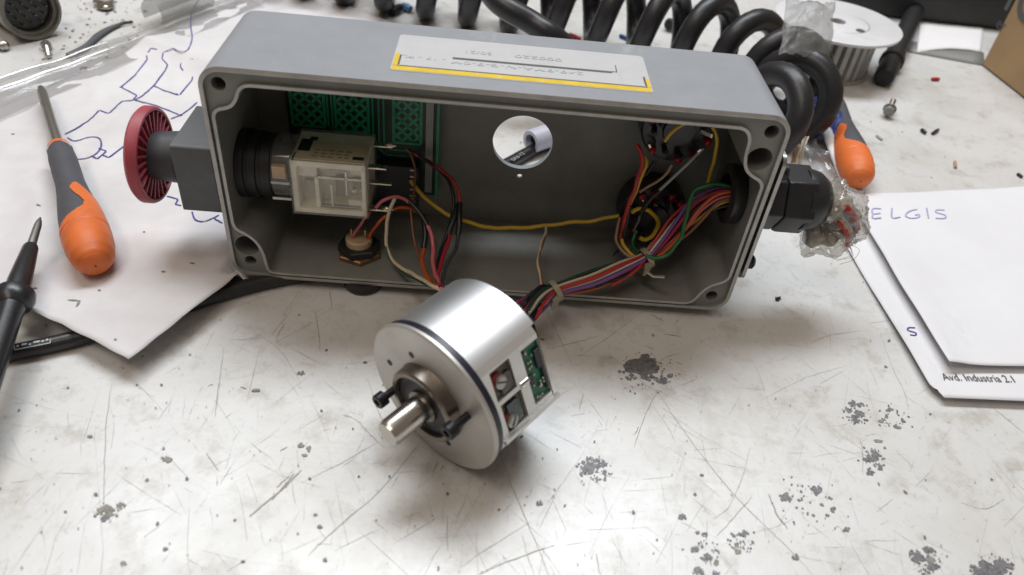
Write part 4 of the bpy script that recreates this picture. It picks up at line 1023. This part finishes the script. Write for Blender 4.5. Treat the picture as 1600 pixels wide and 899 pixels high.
# ================================================================== BLACK TEST LEAD under the sheet
ld = thing('test_lead', T(60, 542), 'black flat cable with white print passing under the sketched sheet', 'cable')
P = spline([T(-60, 566, .004), T(0, 553, .004), T(50, 543, .004), T(120, 527, .004), T(220, 500, .004), T(320, 466, .004), T(385, 446, .004), T(450, 433, .0035), T(520, 424, .0033)], 8)
P = [V((p.x, p.y, .0034)) for p in P]
finish('sheath', MB().tube(P, .0034, 16), M['black_plastic'], ld)
pa, pb = T(22, 541, .0072), T(78, 530, .0072); dx_ = (pb - pa).normalized(); dy_ = V((-dx_.y, dx_.x, 0))
def lead_top(f, side):                     # on the rounded top of the lead
    p = pa.lerp(pb, f); return V((p.x, p.y, .0034)) + (dy_ * sin(side) + V((0, 0, 1)) * cos(side)) * .00350
for (f0, f1, sd) in [(0, 1, -.45), (0, 1, .55), (.06, .12, 0), (.2, .34, .1), (.4, .46, -.1), (.52, .7, .1), (.76, .82, 0), (.88, .94, .1)]:
    finish('white_print', MB().ribbon([lead_top(f0, sd), lead_top((f0 + f1) / 2, sd), lead_top(f1, sd)], .00035 if f1 - f0 > .5 else .0009, nrm=V((0, -.2, 1))), M['w_silver'], ld, smooth=False, fix=False)
for f0 in (0, 1):
    finish('white_print', MB().ribbon([lead_top(f0, -.45), lead_top(f0, .05), lead_top(f0, .55)], .0004, nrm=V((0, -.2, 1))), M['w_silver'], ld, smooth=False, fix=False)

# ================================================================== SCREWDRIVERS
def screwdriver(label, butt, tip_dir, axis_z, roll, hl=.112, shaft=.06, R=1.0, mirror=1):
    """butt: world point of the handle's rounded end; tip_dir: horizontal direction towards the blade"""
    d = V((tip_dir[0], tip_dir[1], tip_dir[2] if len(tip_dir) > 2 else 0)).normalized(); s = d.cross(V((0, 0, 1))).normalized(); u = s.cross(d)
    c = V(butt)
    t = thing('screwdriver', V((c.x, c.y, c.z - .012)) + d * .05, label, 'screwdriver', 'orange and grey screwdrivers')
    prof = [(0, .00001), (.0010, .0040), (.0030, .0064), (.007, .0084), (.014, .0096), (.022, .0100), (.030, .0099), (.040, .0094), (.050, .0085), (.062, .0073), (.072, .0066), (.084, .0066), (.098, .0066), (.106, .0061), (.112, .0052)]
    def rad(x):
        for (a, ra), (b, rb) in zip(prof, prof[1:]):
            if a <= x <= b: return (ra + (rb - ra) * (x - a) / (b - a)) * R
        return prof[-1][1] * R
    nl, na = 190, 120
    grids = {'grip': MB(), 'orange_inlay': MB(), 'orange_nose': MB(), 'end_cap': MB()}
    def lerp_tab(tab, x):
        for (xa, ya), (xb, yb) in zip(tab, tab[1:]):
            if xa <= x <= xb: return ya + (yb - ya) * (x - xa) / (xb - xa)
        return tab[-1][1] if x > tab[-1][0] else tab[0][1]
    LB = [(.024, -3.2), (.0265, -1.7), (.029, -.75), (.032, -.1), (.036, .28), (.040, .36), (.044, .28), (.050, .05), (.056, -.08), (.060, .12), (.0615, .3)]
    RBT = [(.024, 3.2), (.036, 2.6), (.042, 1.9), (.047, 1.3), (.052, .90), (.057, .62), (.060, .45), (.0615, .3)]
    def kind(x, a):                        # a in -pi..pi round the handle, 0 = top
        if x < .0245 + .0010 * cos(a): return 'end_cap'
        if x > .1085: return 'orange_nose'
        g = mirror * (a - roll)
        g = (g + pi) % (2 * pi) - pi
        if x < .0615 and lerp_tab(LB, x) < g < lerp_tab(RBT, x): return 'orange_inlay'
        return 'grip'
    xs = [hl * (i / nl) for i in range(nl + 1)]
    def pt(x, a, k):
        lift = .0004 if k != 'grip' else 0
        if abs(x - .0245) < .0006: lift -= .0004
        return c + d * x + (u * cos(a) + s * sin(a)) * (rad(x) + lift)
    for i in range(nl):
        for j in range(na):
            a0, a1 = -pi + 2 * pi * j / na, -pi + 2 * pi * (j + 1) / na
            k = kind((xs[i] + xs[i + 1]) / 2, (a0 + a1) / 2)
            g = grids[k]; g.add([pt(xs[i], a0, k), pt(xs[i + 1], a0, k), pt(xs[i + 1], a1, k), pt(xs[i], a1, k)], [(0, 1, 2, 3)])
    for k, g in grids.items():
        o = finish(k, g, M['grip'] if k == 'grip' else M['orange'], t, smooth=True, angle=180, fix=False)
        bm = bmesh.new(); bm.from_mesh(o.data); bmesh.ops.remove_doubles(bm, verts=bm.verts, dist=1e-6); bmesh.ops.recalc_face_normals(bm, faces=bm.faces)
        bm.to_mesh(o.data); bm.free()
        for p in o.data.polygons: p.use_smooth = True
    # solid core under the grips so that no gap shows
    finish('core', MB().lathe(c + d * .002, d, [(x, max(.0002, rad(x + .002) - .0008)) for x in [0, .002, .008, .016, .03, .05, .07, .09, hl - .003]], 32), M['grip'], t)
    finish('blade', MB().lathe(c + d * (hl - .004), d, [(0, .0027), (shaft * .9, .0027), (shaft, .0016)], 20), M['steel_dull'], t)
    return t
sb = T(147, 408, .0165); st_ = T(62, 132, .0140)
dd = st_ - sb
screwdriver('orange and grey screwdriver lying on the sketched sheet', sb - dd.normalized() * .004, (dd.x, dd.y, dd.z - .002), 0, 0.0, shaft=dd.length - .104)
sb2 = T(1345, 284, .0125); st2 = T(1288, 120, .0110); dd2 = st2 - sb2
screwdriver('orange and grey screwdriver lying right of the coiled cord', sb2, (dd2.x, dd2.y, 0), 0, -.35, shaft=.05, R=1.02, mirror=-1)

# ================================================================== TEST PROBE
pa = T(63, 340, .020); pb = T(-8, 560, .016); d = (pb - pa).normalized(); L_ = (pb - pa).length
pr = thing('test_probe', V((pb.x, pb.y, 0)), 'black test probe with bare steel tip entering at the left edge', 'test probe')
f_ = lambda x, y: (T(x, y, .018) - pa).dot(d)
k1, k2, k3, k4 = f_(44, 388), f_(22, 440), f_(14, 462), f_(8, 490)
finish('steel_tip', MB().lathe(pa, d, [(0, .0003), (.003, .0012), (.006, .0016), (k1 + .003, .0019)], 16), M['steel_dull'], pr)
finish('nose', MB().lathe(pa, d, [(k1, .0026), (k1 + .0015, .0031), (k2, .0045), (k3 - .002, .0046)], 28), M['black_plastic'], pr)
finish('finger_guard', MB().lathe(pa, d, [(k3 - .003, .0046), (k3 - .001, .0073), (k3 + .002, .0076), (k3 + .005, .0068), (k3 + .007, .0052)], 36), M['black_plastic'], pr)
finish('probe_body', MB().lathe(pa, d, [(k3 + .005, .0052), (k4, .0048), (L_, .0048), (L_ + .04, .0045)], 28), M['black_plastic'], pr)

# ================================================================== RIGHT PAPERS
def smooth_poly(p, it=2): return p
UA, UB = T(1338, 384), T(1482, 570)       # upper layer's left edge
def rp_lower(u, v):
    l = T(1464, 621, .0038).lerp(T(1290, 326, .002), v); r = T(1720, 632, .0038).lerp(T(1800, 300, .002), v)
    p = l.lerp(r, u)
    # rounded near corner
    c_ = max(0, 1 - u / .05) * max(0, 1 - v / .06)
    p = p + (r - l).normalized() * .004 * c_ ** 2 + V((0, .004, 0)) * c_ ** 2
    z = .0018 + .0020 * max(0, 1 - max(0, v - .2) / .3) + .0006 * noise.noise(V((p.x * 30, p.y * 30, 1))) * min(1, max(0, v - .2) * 5)
    return V((p.x, p.y, z))
mb = MB().sheet(rp_lower, 50, 60)
lo = finish('letter_sheet', mb, M['paper2'], None, angle=80, thick=.00012, fix=False)
tag(lo, 'lower white sheet with a printed street address at the right edge', 'paper')
ZU = .0080
def rp_upper(u, v):
    l = T(1481, 569, ZU).lerp(T(1322, 306, .004), v); r = T(1720, 572, ZU).lerp(T(1800, 280, .004), v)
    p = l.lerp(r, u)
    z = .0038 + (ZU - .0038) * (1 - v) ** 1.3 * (1 - .25 * u) + .0012 * noise.noise(V((p.x * 24, p.y * 24, 5))) + .0018 * exp(-(u / .12) ** 2)
    return V((p.x, p.y, max(.0030, z)))
mb = MB().sheet(rp_upper, 50, 60)
up_ = finish('note_sheet', mb, M['paper2'], None, angle=80, thick=.00012, fix=False)
tag(up_, 'upper white sheet with faint handwritten capitals at the right edge', 'paper')
def on_sheet(fn, x, y, up=.00025):        # bench point under (x, y) lifted to the sheet
    z = .004
    best = None
    for _ in range(3):
        p = T(x, y, z); best = None
        for i in range(41):
            for j in range(41):
                q = fn(i / 40, j / 40); e = (q.x - p.x) ** 2 + (q.y - p.y) ** 2
                if best is None or e < best[0]: best = (e, q.z)
        z = best[1] + up
    return T(x, y, z + .0002)
ELGIS = [[(1377, 326), (1364, 326), (1364, 334), (1376, 333)], [(1364, 333), (1364, 341), (1377, 340)], [(1394, 325), (1394, 340), (1407, 339)],
         [(1433, 327), (1421, 330), (1415, 337), (1424, 341), (1436, 339), (1436, 335), (1430, 336)], [(1448, 325), (1451, 341)], [(1476, 328), (1464, 328), (1463, 332), (1477, 336), (1476, 341), (1462, 341)]]
for pts in ELGIS:
    P = [on_sheet(rp_upper, *p) for p in pts]
    mb = MB().ribbon(spline(P, 3), .0009); finish('handwritten_stroke', mb, M['pen_pale'], up_, smooth=False, fix=False)
P = [on_sheet(rp_lower, *p) for p in [(1430, 512), (1420, 512), (1419, 516), (1431, 520), (1430, 524), (1422, 523)]]
finish('handwritten_stroke', MB().ribbon(spline(P, 3), .0007), M['pen'], lo, smooth=False, fix=False)
pa_ = T(1475, 594, .0042); pb_ = T(1597, 598, .0042); ex_ = (pb_ - pa_).normalized(); ey_ = V((-ex_.y, ex_.x, 0))
text_mesh("Avd. Industria 2.1", .0062, pa_, ex_, ey_, 'printed_address', M['ink'], lo, squash=.80)
# narrow strip of paper by the screwdriver
def strip_fn(u, v):
    p = T(1262 + 52 * v, 175 + 118 * v, .010 - .006 * v); q = T(1277 + 55 * v, 172 + 118 * v, .006)
    r = p.lerp(q, u); r.z = .016 - .011 * v + .003 * sin(u * 3); return r
tag(finish('paper_strip', MB().sheet(strip_fn, 6, 20), M['paper'], None, angle=80, thick=.00015, fix=False), 'narrow white paper strip left of the right screwdriver', 'paper strip')

# ================================================================== COILED CORD behind the enclosure
axis_pts = [V((-.26, .632, .0305)), V((-.14, .608, .0305)), V((-.04, .594, .0305)), V((.06, .578, .0305)), V((.118, .558, .0305)), V((.158, .526, .0305)), V((.172, .488, .0305)), V((.153, .446, .0305)), V((.118, .424, .0305))]
AXP = spline(axis_pts, 40)
cum = [0]
for a, b in zip(AXP, AXP[1:]): cum.append(cum[-1] + (b - a).length)
def axis_at(s):
    s = max(0, min(cum[-1] - 1e-6, s))
    for i in range(len(cum) - 1):
        if cum[i] <= s <= cum[i + 1]:
            t = (s - cum[i]) / (cum[i + 1] - cum[i]); return AXP[i].lerp(AXP[i + 1], t), (AXP[i + 1] - AXP[i]).normalized()
RC_ = .0225; rt_ = .0077
P = []; a = -1.2; s_ax = 0.0
while True:
    p, t = axis_at(s_ax)
    near = t.cross(V((0, 0, 1))).normalized(); up = V((0, 0, 1))
    P.append(p + (near * cos(a) + up * sin(a)) * (RC_ * (1 + .05 * noise.noise(V((a * .2, 0, 0))))))
    frac = s_ax / cum[-1]
    pitch = .0340 + .003 * max(0, (frac - .68) / .32)
    s_ax += pitch / 26; a += 2 * pi / 26
    if s_ax > cum[-1] - .045 and abs((a % (2 * pi)) - 4.2) < .15: break
tailp = P[-1]
P += spline([tailp, B(132, 84, 9), B(118, 72, 6), B(100, 70, 4)], 8)[2:]
cord = finish('coiled_cord', MB().tube(P, rt_, 14), M['black_rubber'], None, angle=80)
tag(cord, 'thick black coiled cord lying behind the enclosure', 'cord')
P = spline([T(735, -60, .075), T(775, 0, .068), T(830, 35, .060), T(870, 62, .052), T(930, 110, .02)], 8)
tag(finish('straight_cable', MB().tube(P, .0072, 14), M['black_rubber'], None, angle=80), 'smooth black cable slanting across the coiled cord', 'cable')

# pale tube and dark cord seen through the round hole
tb = thing('pale_tube', T(850, 225), 'pale lilac plastic tube seen through the round hole', 'tube')
pa, pb = T(829, 222, .0085), T(905, 195, .0085); d = (pb - pa).normalized()
finish('tube_wall', MB().lathe(pa, d, [(.004, .0040), (0, .0046), (0, .0068), (.0010, .0072), (.07, .0072)], 28, caps=False), M['sleeve_white'], tb, angle=40)
finish('tube_bore', MB().lathe(pa, d, [(.0042, .0041), (.06, .0041)], 20), M['black_matte'], tb)
cd = thing('printed_cord', T(800, 250), 'dark cord with pale print below the lilac tube, seen through the round hole', 'cord')
P = spline([T(770, 268, .004), T(800, 252, .004), T(822, 240, .004), T(850, 228, .0035), T(930, 205, .0035)], 6)
finish('sheath', MB().tube([V((p.x, p.y, .0038)) for p in P], .0036, 14), M['black_plastic'], cd)
a_, b_ = T(803, 251, .0078), T(818, 241, .0078)
text_mesh("0A6-12", .0040, a_, b_ - a_, V((0, 0, 1)).cross((b_ - a_).normalized()), 'white_print', M['w_silver'], cd, off=-.0004)

# ================================================================== TOP LEFT: connector, screw, bracket
ca = V((.80, -.60, .05)).normalized(); cc = T(50, 20, .019) 
cn = thing('circular_connector', V((cc.x, cc.y, 0)), 'round olive metal connector with rows of gold pins in the far left corner', 'connector')
CR = .0190; cc = V((cc.x, cc.y, CR + .001))
finish('connector_shell', MB().lathe(cc, ca, [(-.085, .0160), (-.045, .0160), (-.043, .0182), (-.020, .0182), (-.018, .0172), (-.012, .0172), (-.010, CR), (0, CR), (0, .0172), (-.003, .0170), (-.0032, .0150), (-.012, .0148)], 56, caps=False), M['connector'], cn, angle=30)
finish('insulator', MB().lathe(cc, ca, [(-.012, .0148), (-.0085, .0148), (-.008, .0142), (-.008, .0001)], 40), M['black_plastic'], cn)
s_ = ca.cross(V((0, 0, 1))).normalized(); u_ = s_.cross(ca)
for j in range(-3, 4):
    for i in range(-3, 4):
        x, y = (i + (j % 2) * .5) * .0058 + .0008 * sin(j * 3), j * .0046
        if sqrt(x * x + y * y) < .0128:
            finish('contact_pin', MB().lathe(cc + s_ * x + u_ * y, ca, [(-.009, .0006), (-.0042, .0006), (-.0036, .0002)], 8), M['gold'], cn)
for k in range(3):
    mb = MB().lathe(cc + s_ * -.002 + ca * (-.031 - .004) + u_ * .0195, u_, [(0, .0022), (.0012, .0022)], 14)
    if k == 0: finish('locking_dimple', mb, M['black_matte'], cn)
def small_screw(label, x0, y0, x1, y1, r, hr, mt='steel_dull', group='loose screws'):
    a, b = T(x0, y0, hr), T(x1, y1, r); dr = (b - a).normalized()
    t = thing('screw', T((x0 + x1) / 2, (y0 + y1) / 2), label, 'screw', group)
    finish('head', MB().lathe(a, dr, [(-hr * .6, hr * .55), (-hr * .3, hr * .9), (0, hr), (hr * .7, hr)], 20), M[mt], t)
    finish('shank', MB().lathe(a, dr, [(hr * .7, r)] + sum([[(hr * .7 + i * r * .8, r), (hr * .7 + (i + .5) * r * .8, r * .82)] for i in range(1, max(2, int((b - a).length / (r * .8))))], []), 14), M[mt], t)
small_screw('small nickel screw standing out beyond the sleeve\'s shiny edge', 72, 70, 76, 88, .0019, .0032)
small_screw('silver screw cut by the left edge near the connector', 8, 71, -12, 74, .0022, .0034)
br = thing('metal_lug', T(168, 8), 'small shiny metal lug at the far edge, right of the connector', 'lug')
finish('lug_plate', MB().sheet(lambda u, v: T(150 + 28 * u, -2 + 14 * v + 3 * sin(u * 3), .002 + .0025 * sin(u * 3.1) * sin(v * 3.1)), 10, 8), M['steel'], br, thick=.0008, fix=False, angle=80)
finish('lug_barrel', MB().tube([T(148, 3, .002), T(158, 6, .0025), T(164, 7, .003)], [.0018, .0024, .0026], 12), M['steel'], br)
# shade along the sleeve's edge, modelled as a dark flat strip
def shade_strip_fn(u, v):
    a = spline([V((104, 86, 0)), V((132, 70, 0)), V((150, 53, 0)), V((174, 42, 0)), V((208, 36, 0))], 6); n_ = len(a) - 1
    k = min(n_ - 1, int(u * n_)); t = u * n_ - k; c = a[k].lerp(a[k + 1], t)
    p = T(c.x, c.y + 13 * v * sin(pi * min(1, .1 + u)), .0012); p.z = .0010 + .002 * sin(pi * v); return p
tag(finish('sleeve_shade_strip', MB().sheet(shade_strip_fn, 24, 4), M['estop_grey'], None, thick=.0008, fix=False, angle=80), 'dark strip standing in for the shade beyond the plastic sleeve', 'strip')

# ================================================================== TOP RIGHT
pc = T(1305, 95); pc = V((.226, .600, 0))
pu = thing('belt_pulley', pc, 'white flanged belt pulley with a toothed grey hub behind the coiled cord', 'pulley')
HH = .034
hub = MB(); nt_ = 29; ring = []
for k in range(nt_ * 4):
    a = 2 * pi * k / (nt_ * 4); r = .0335 if k % 4 in (0, 1, 2) else .0300
    ring.append((r * cos(a), r * sin(a)))
pz = lambda z: (lambda p: pc + V((p[0], p[1], z)))
bridge(hub, ring, pz(.003), ring, pz(HH)); fill_loops(hub, [ring], pz(.003))
finish('toothed_hub', hub, M['pulley_teeth'], pu, smooth=False)
finish('lower_flange', MB().lathe(pc, V((0, 0, 1)), [(0, .034), (.0001, .0355), (.003, .0355), (.003, .02)], 48), M['pulley_teeth'], pu)
dtop = [(HH, .020), (HH, .0440), (HH + .0015, .0475), (HH + .0035, .0480), (HH + .0040, .0470), (HH + .0024, .0290), (HH + .0030, .0280), (HH + .0030, .0060), (HH - .004, .0060)]
fl = finish('white_flange', MB().lathe(pc, V((0, 0, 1)), dtop, 72, caps=False), M['pulley_white'], pu, angle=40)
finish('bore', MB().lathe(pc + V((0, 0, .001)), V((0, 0, 1)), [(0, .0061), (HH - .002, .0061)], 24), M['black_matte'], pu)
finish('grub_screw', MB().lathe(pc + V((.013, -.016, HH + .0030)), V((0, 0, 1)), [(0, .0036), (.0005, .0034), (.0005, .0018), (.0001, .0017)], 18), M['steel_dull'], fl)
finish('turned_groove', MB().lathe(pc, V((0, 0, 1)), [(HH + .00302, .0232), (HH + .0032, .0236), (HH + .00302, .0240)], 64, caps=False), M['pulley_teeth'], fl)

tv0, tv1 = T(1381, 122, .0075), T(1452, -30, .0075); dt = (tv1 - tv0).normalized()
bt = thing('black_rod', V((tv0.x, tv0.y, 0)), 'black plastic rod with a collar lying right of the white pulley', 'rod')
finish('rod_body', MB().lathe(tv0, dt, [(0, .0066), (.0015, .0074), (.022, .0076), (.30, .0082)], 28), M['black_matte'], bt)
finish('collar', MB().lathe(tv0, dt, [(.036, .0076), (.037, .0094), (.044, .0094), (.045, .0078)], 28), M['black_matte'], bt)
hb = thing('bolt', T(1392, 168), 'hexagon head bolt with washer lying alone right of the pulley', 'bolt')
ha, hb_ = T(1388, 176, .0050), T(1399, 150, .0100); hd = (hb_ - ha).normalized()
finish('hex_head', MB().lathe(ha, hd, [(0, .0040), (.0038, .0040)], 6), M['grey_rail'], hb, angle=20, bevel=.0004)
finish('washer', MB().lathe(ha, hd, [(.0038, .0046), (.0046, .0046)], 28), M['grey_rail'], hb)
finish('shank', MB().lathe(ha, hd, [(.0046, .0020)] + sum([[(.0046 + i * .0008, .0021), (.0050 + i * .0008, .0018)] for i in range(14)], []), 16), M['steel_dull'], hb)

cbx0 = T(1533, 103); cdr = (T(1600, 156) - cbx0).normalized(); cn_ = V((-cdr.y, cdr.x, 0))
if cn_.x < 0: cn_ = -cn_
cbx = thing('cardboard_box', cbx0 + cn_ * .1 + cdr * .1, 'brown cardboard box with black printing at the right edge', 'cardboard box')
cc_ = cbx0 + cn_ * .13 + cdr * .12
finish('carton', MB().box(cc_ + V((0, 0, .066)), cn_ * .13, cdr * .12, V((0, 0, .065))), M['cardboard'], cbx, smooth=False, bevel=.0012)
finish('tape_seam', MB().box(cc_ + V((0, 0, .1316)), cn_ * .02, cdr * .1195, V((0, 0, .0003))), M['cream'], cbx, smooth=False)
face = lambda s, z: cbx0 + cdr * s + V((0, 0, z)) - cn_ * .0004
def on_face(x, y):
    d = ray(x, y); return CAM + d * ((cbx0 - CAM).dot(cn_) / d.dot(cn_)) - cn_ * .0004
text_mesh("IG", .052, on_face(1566, 12), cdr, V((0, 0, 1)), 'large_print', M['ink'], cbx, off=.0004, squash=.85)
text_mesh("er", .013, on_face(1556, 42), cdr, V((0, 0, 1)), 'small_print', M['ink'], cbx, off=.0004)

dk = thing('instrument_case', T(1480, 30), 'black instrument case with a grey trim strip along the far edge', 'case')
a, b = T(1425, 33), T(1560, 48); dr = (b - a).normalized(); nn = V((-dr.y, dr.x, 0))
mid = a.lerp(b, .5) + nn * .09 + dr * .03
finish('case_body', MB().box(mid + V((0, 0, .021)), dr * .15, nn * .09, V((0, 0, .020))), M['dark_case'], dk, smooth=False, bevel=.003)
finish('trim_strip', MB().box(mid - nn * .04 + V((0, 0, .0418)), dr * .12, nn * .012, V((0, 0, .0010))), M['grey_case'], dk, smooth=False, bevel=.0006)
def far_sheet(u, v):
    p = T(1432 + 100 * u, 84 - 4 * sin(u * 3) , 0).lerp(T(1436 + 100 * u, 38 + 8 * u, 0), v); p.z = .0012 + .0010 * (1 - v) * sin(u * 3) + .0006 * noise.noise(V((u * 4, v * 3, 1))) ; return p
tag(finish('far_sheet', MB().sheet(far_sheet, 20, 8), M['paper'], None, thick=.00012, fix=False, angle=80), 'white sheet lying in front of the black case', 'paper')
def sheet_shadow_fn(u, v):  # shadow in front of the far sheet, laid down as grey geometry
    p = T(1418 + 120 * u, 82 + 22 * u + 0 * v, 0).lerp(T(1420 + 116 * u, 66 + 18 * u, 0), v); p.z = .0008; return p
tag(finish('sheet_shadow_strip', MB().sheet(sheet_shadow_fn, 6, 2), M['grey_case'], None, thick=.0008, fix=False), 'flat grey strip standing in for shadow in front of the far white sheet', 'strip')

# clear film bag over the cord, blue bag by the gland
def crumple(c, ax, ay, az, seed, amp, n=26):
    def fn(u, v):
        x, y = u * 2 - 1, v * 2 - 1
        p = V(c) + V(ax) * x + V(ay) * y + V(az) * (1 - x * x) * (1 - y * y)
        q = V((x * 1.6 + seed, y * 1.6, seed))
        d = V((noise.noise(q * 1.3), noise.noise(q * 1.3 + V((5, 1, 2))), noise.noise(q * 1.3 + V((9, 4, 7))))) * amp
        d += V((0, 0, abs(noise.noise(q * 3.1)) * amp * .9))
        p = p + d; return V((p.x, p.y, max(p.z, .0012)))
    return MB().sheet(fn, n, n)
tag(finish('film_bag', crumple(T(1262, 44, .068), (.016, .003, 0), (.003, .020, .010), (0, 0, .008), 3.3, .0028), M['smoke_film'], None, angle=80, fix=False), 'crumpled smoky clear bag on the coiled cord beside the pulley', 'plastic bag')
tag(finish('blue_bag', crumple(T(1284, 205, .006), (.008, .002, 0), (-.011, .030, .002), (0, 0, .012), 8.1, .007), M['blue_film'], None, angle=15, fix=False), 'crumpled blue film bag between gland and right screwdriver', 'plastic bag')
tag(finish('blue_scrap', crumple(T(1229, 160, .012), (.004, .002, 0), (-.002, .010, -.012), (0, 0, .004), 1.7, .004, 12), M['blue_film'], None, angle=15, fix=False), 'blue film scrap inside the last turn of the coiled cord', 'plastic scrap')
tag(finish('lime_scrap', crumple(T(1288, 180, .006), (.005, .001, 0), (0, .006, .001), (0, 0, .004), 4.2, .002, 8), M['lime'], None, angle=15, fix=False), 'lime green plastic scrap beside the coiled cord', 'plastic scrap')
tag(finish('film_scrap', crumple(T(1268, 260, .006), (.014, .002, 0), (-.006, .034, .001), (0, 0, .006), 6.2, .006), M['clear'], None, angle=20, fix=False), 'clear film scrap lying behind the black gland', 'plastic scrap')
# bare twisted strands behind the gland
bs_ = thing('copper_strands', T(1248, 250), 'frayed copper and steel strands behind the black gland', 'wire strands')
for k in range(6):
    x = 1238 + k * 3.8
    P = spline([T(x + 6, 214, .020), T(x + random.uniform(-2, 3), 232, .016), T(x - 3 + random.uniform(-3, 3), 252, .010), T(x - 6, 272, .006)], 5)
    finish('strand', MB().tube(P, .0006, 6), M['copper' if k < 3 else ('w_cream' if k % 2 else 'cotton')], bs_)

# ================================================================== SMALL LITTER
def bit(name, label, x0, y0, x1, y1, r, mt, cat):
    a, b = T(x0, y0, r), T(x1, y1, r)
    m_ = a.lerp(b, .5) + V((0, 0, r * .2))
    return tag(finish(name, MB().tube([a, m_, b], [r, r * 1.05, r * .95], 8), M[mt], None), label, cat, 'cut offs littering the bench')
bit('wire_offcut', 'tiny red wire offcut on the bench between pulley and cardboard box', 1456, 124, 1467, 124, .0014, 'w_red', 'offcut')
bit('wire_offcut', 'tiny dark offcut, left one of two below the lone bolt', 1440, 203, 1446, 208, .0013, 'navy', 'offcut')
bit('wire_offcut', 'tiny dark blue offcut, right one of two below the lone bolt', 1457, 209, 1466, 203, .0011, 'navy', 'offcut')
bit('wire_offcut', 'tiny tan offcut above the upper right sheet', 1492, 253, 1493, 262, .0010, 'w_tan', 'offcut')
bit('wire_offcut', 'thin red offcut between turns of the coiled cord', 890, 54, 906, 61, .0016, 'w_red', 'offcut')
bit('wire_offcut', 'thin blue offcut between turns of the coiled cord', 969, 56, 980, 61, .0016, 'w_blue', 'offcut')
bit('crimp_sleeve', 'light blue crimp sleeve lying behind the enclosure', 630, 10, 641, 15, .0030, 'w_light_blue', 'offcut')
bit('dark_crumb', 'dark crumb beside the light blue crimp sleeve', 612, 20, 625, 12, .0034, 'black_matte', 'crumb')
bit('dark_offcut', 'small dark offcut above the upper right sheet', 1590, 272, 1597, 277, .0010, 'black_matte', 'offcut')
bit('grey_offcut', 'grey offcut left of the tan offcut on the bench', 1370, 212, 1378, 218, .0010, 'relay_grey', 'offcut')
wt = thing('white_spacer', T(1062, 25), 'small white spacer with black end behind the coiled cord', 'spacer')
a, b = T(1047, 38, .006), T(1085, 8, .006); d = (b - a).normalized()
finish('spacer_body', MB().lathe(a, d, [(0, .0052), (.05, .0056)], 20), M['pulley_white'], wt)
finish('spacer_end', MB().lathe(a, d, [(-.003, .0042), (.0002, .0046)], 18), M['black_matte'], wt)
bit('dirt_crumb', 'dark crumb on the bench right of the enclosure\'s lower corner', 1213, 468, 1218, 466, .0008, 'black_matte', 'crumb')
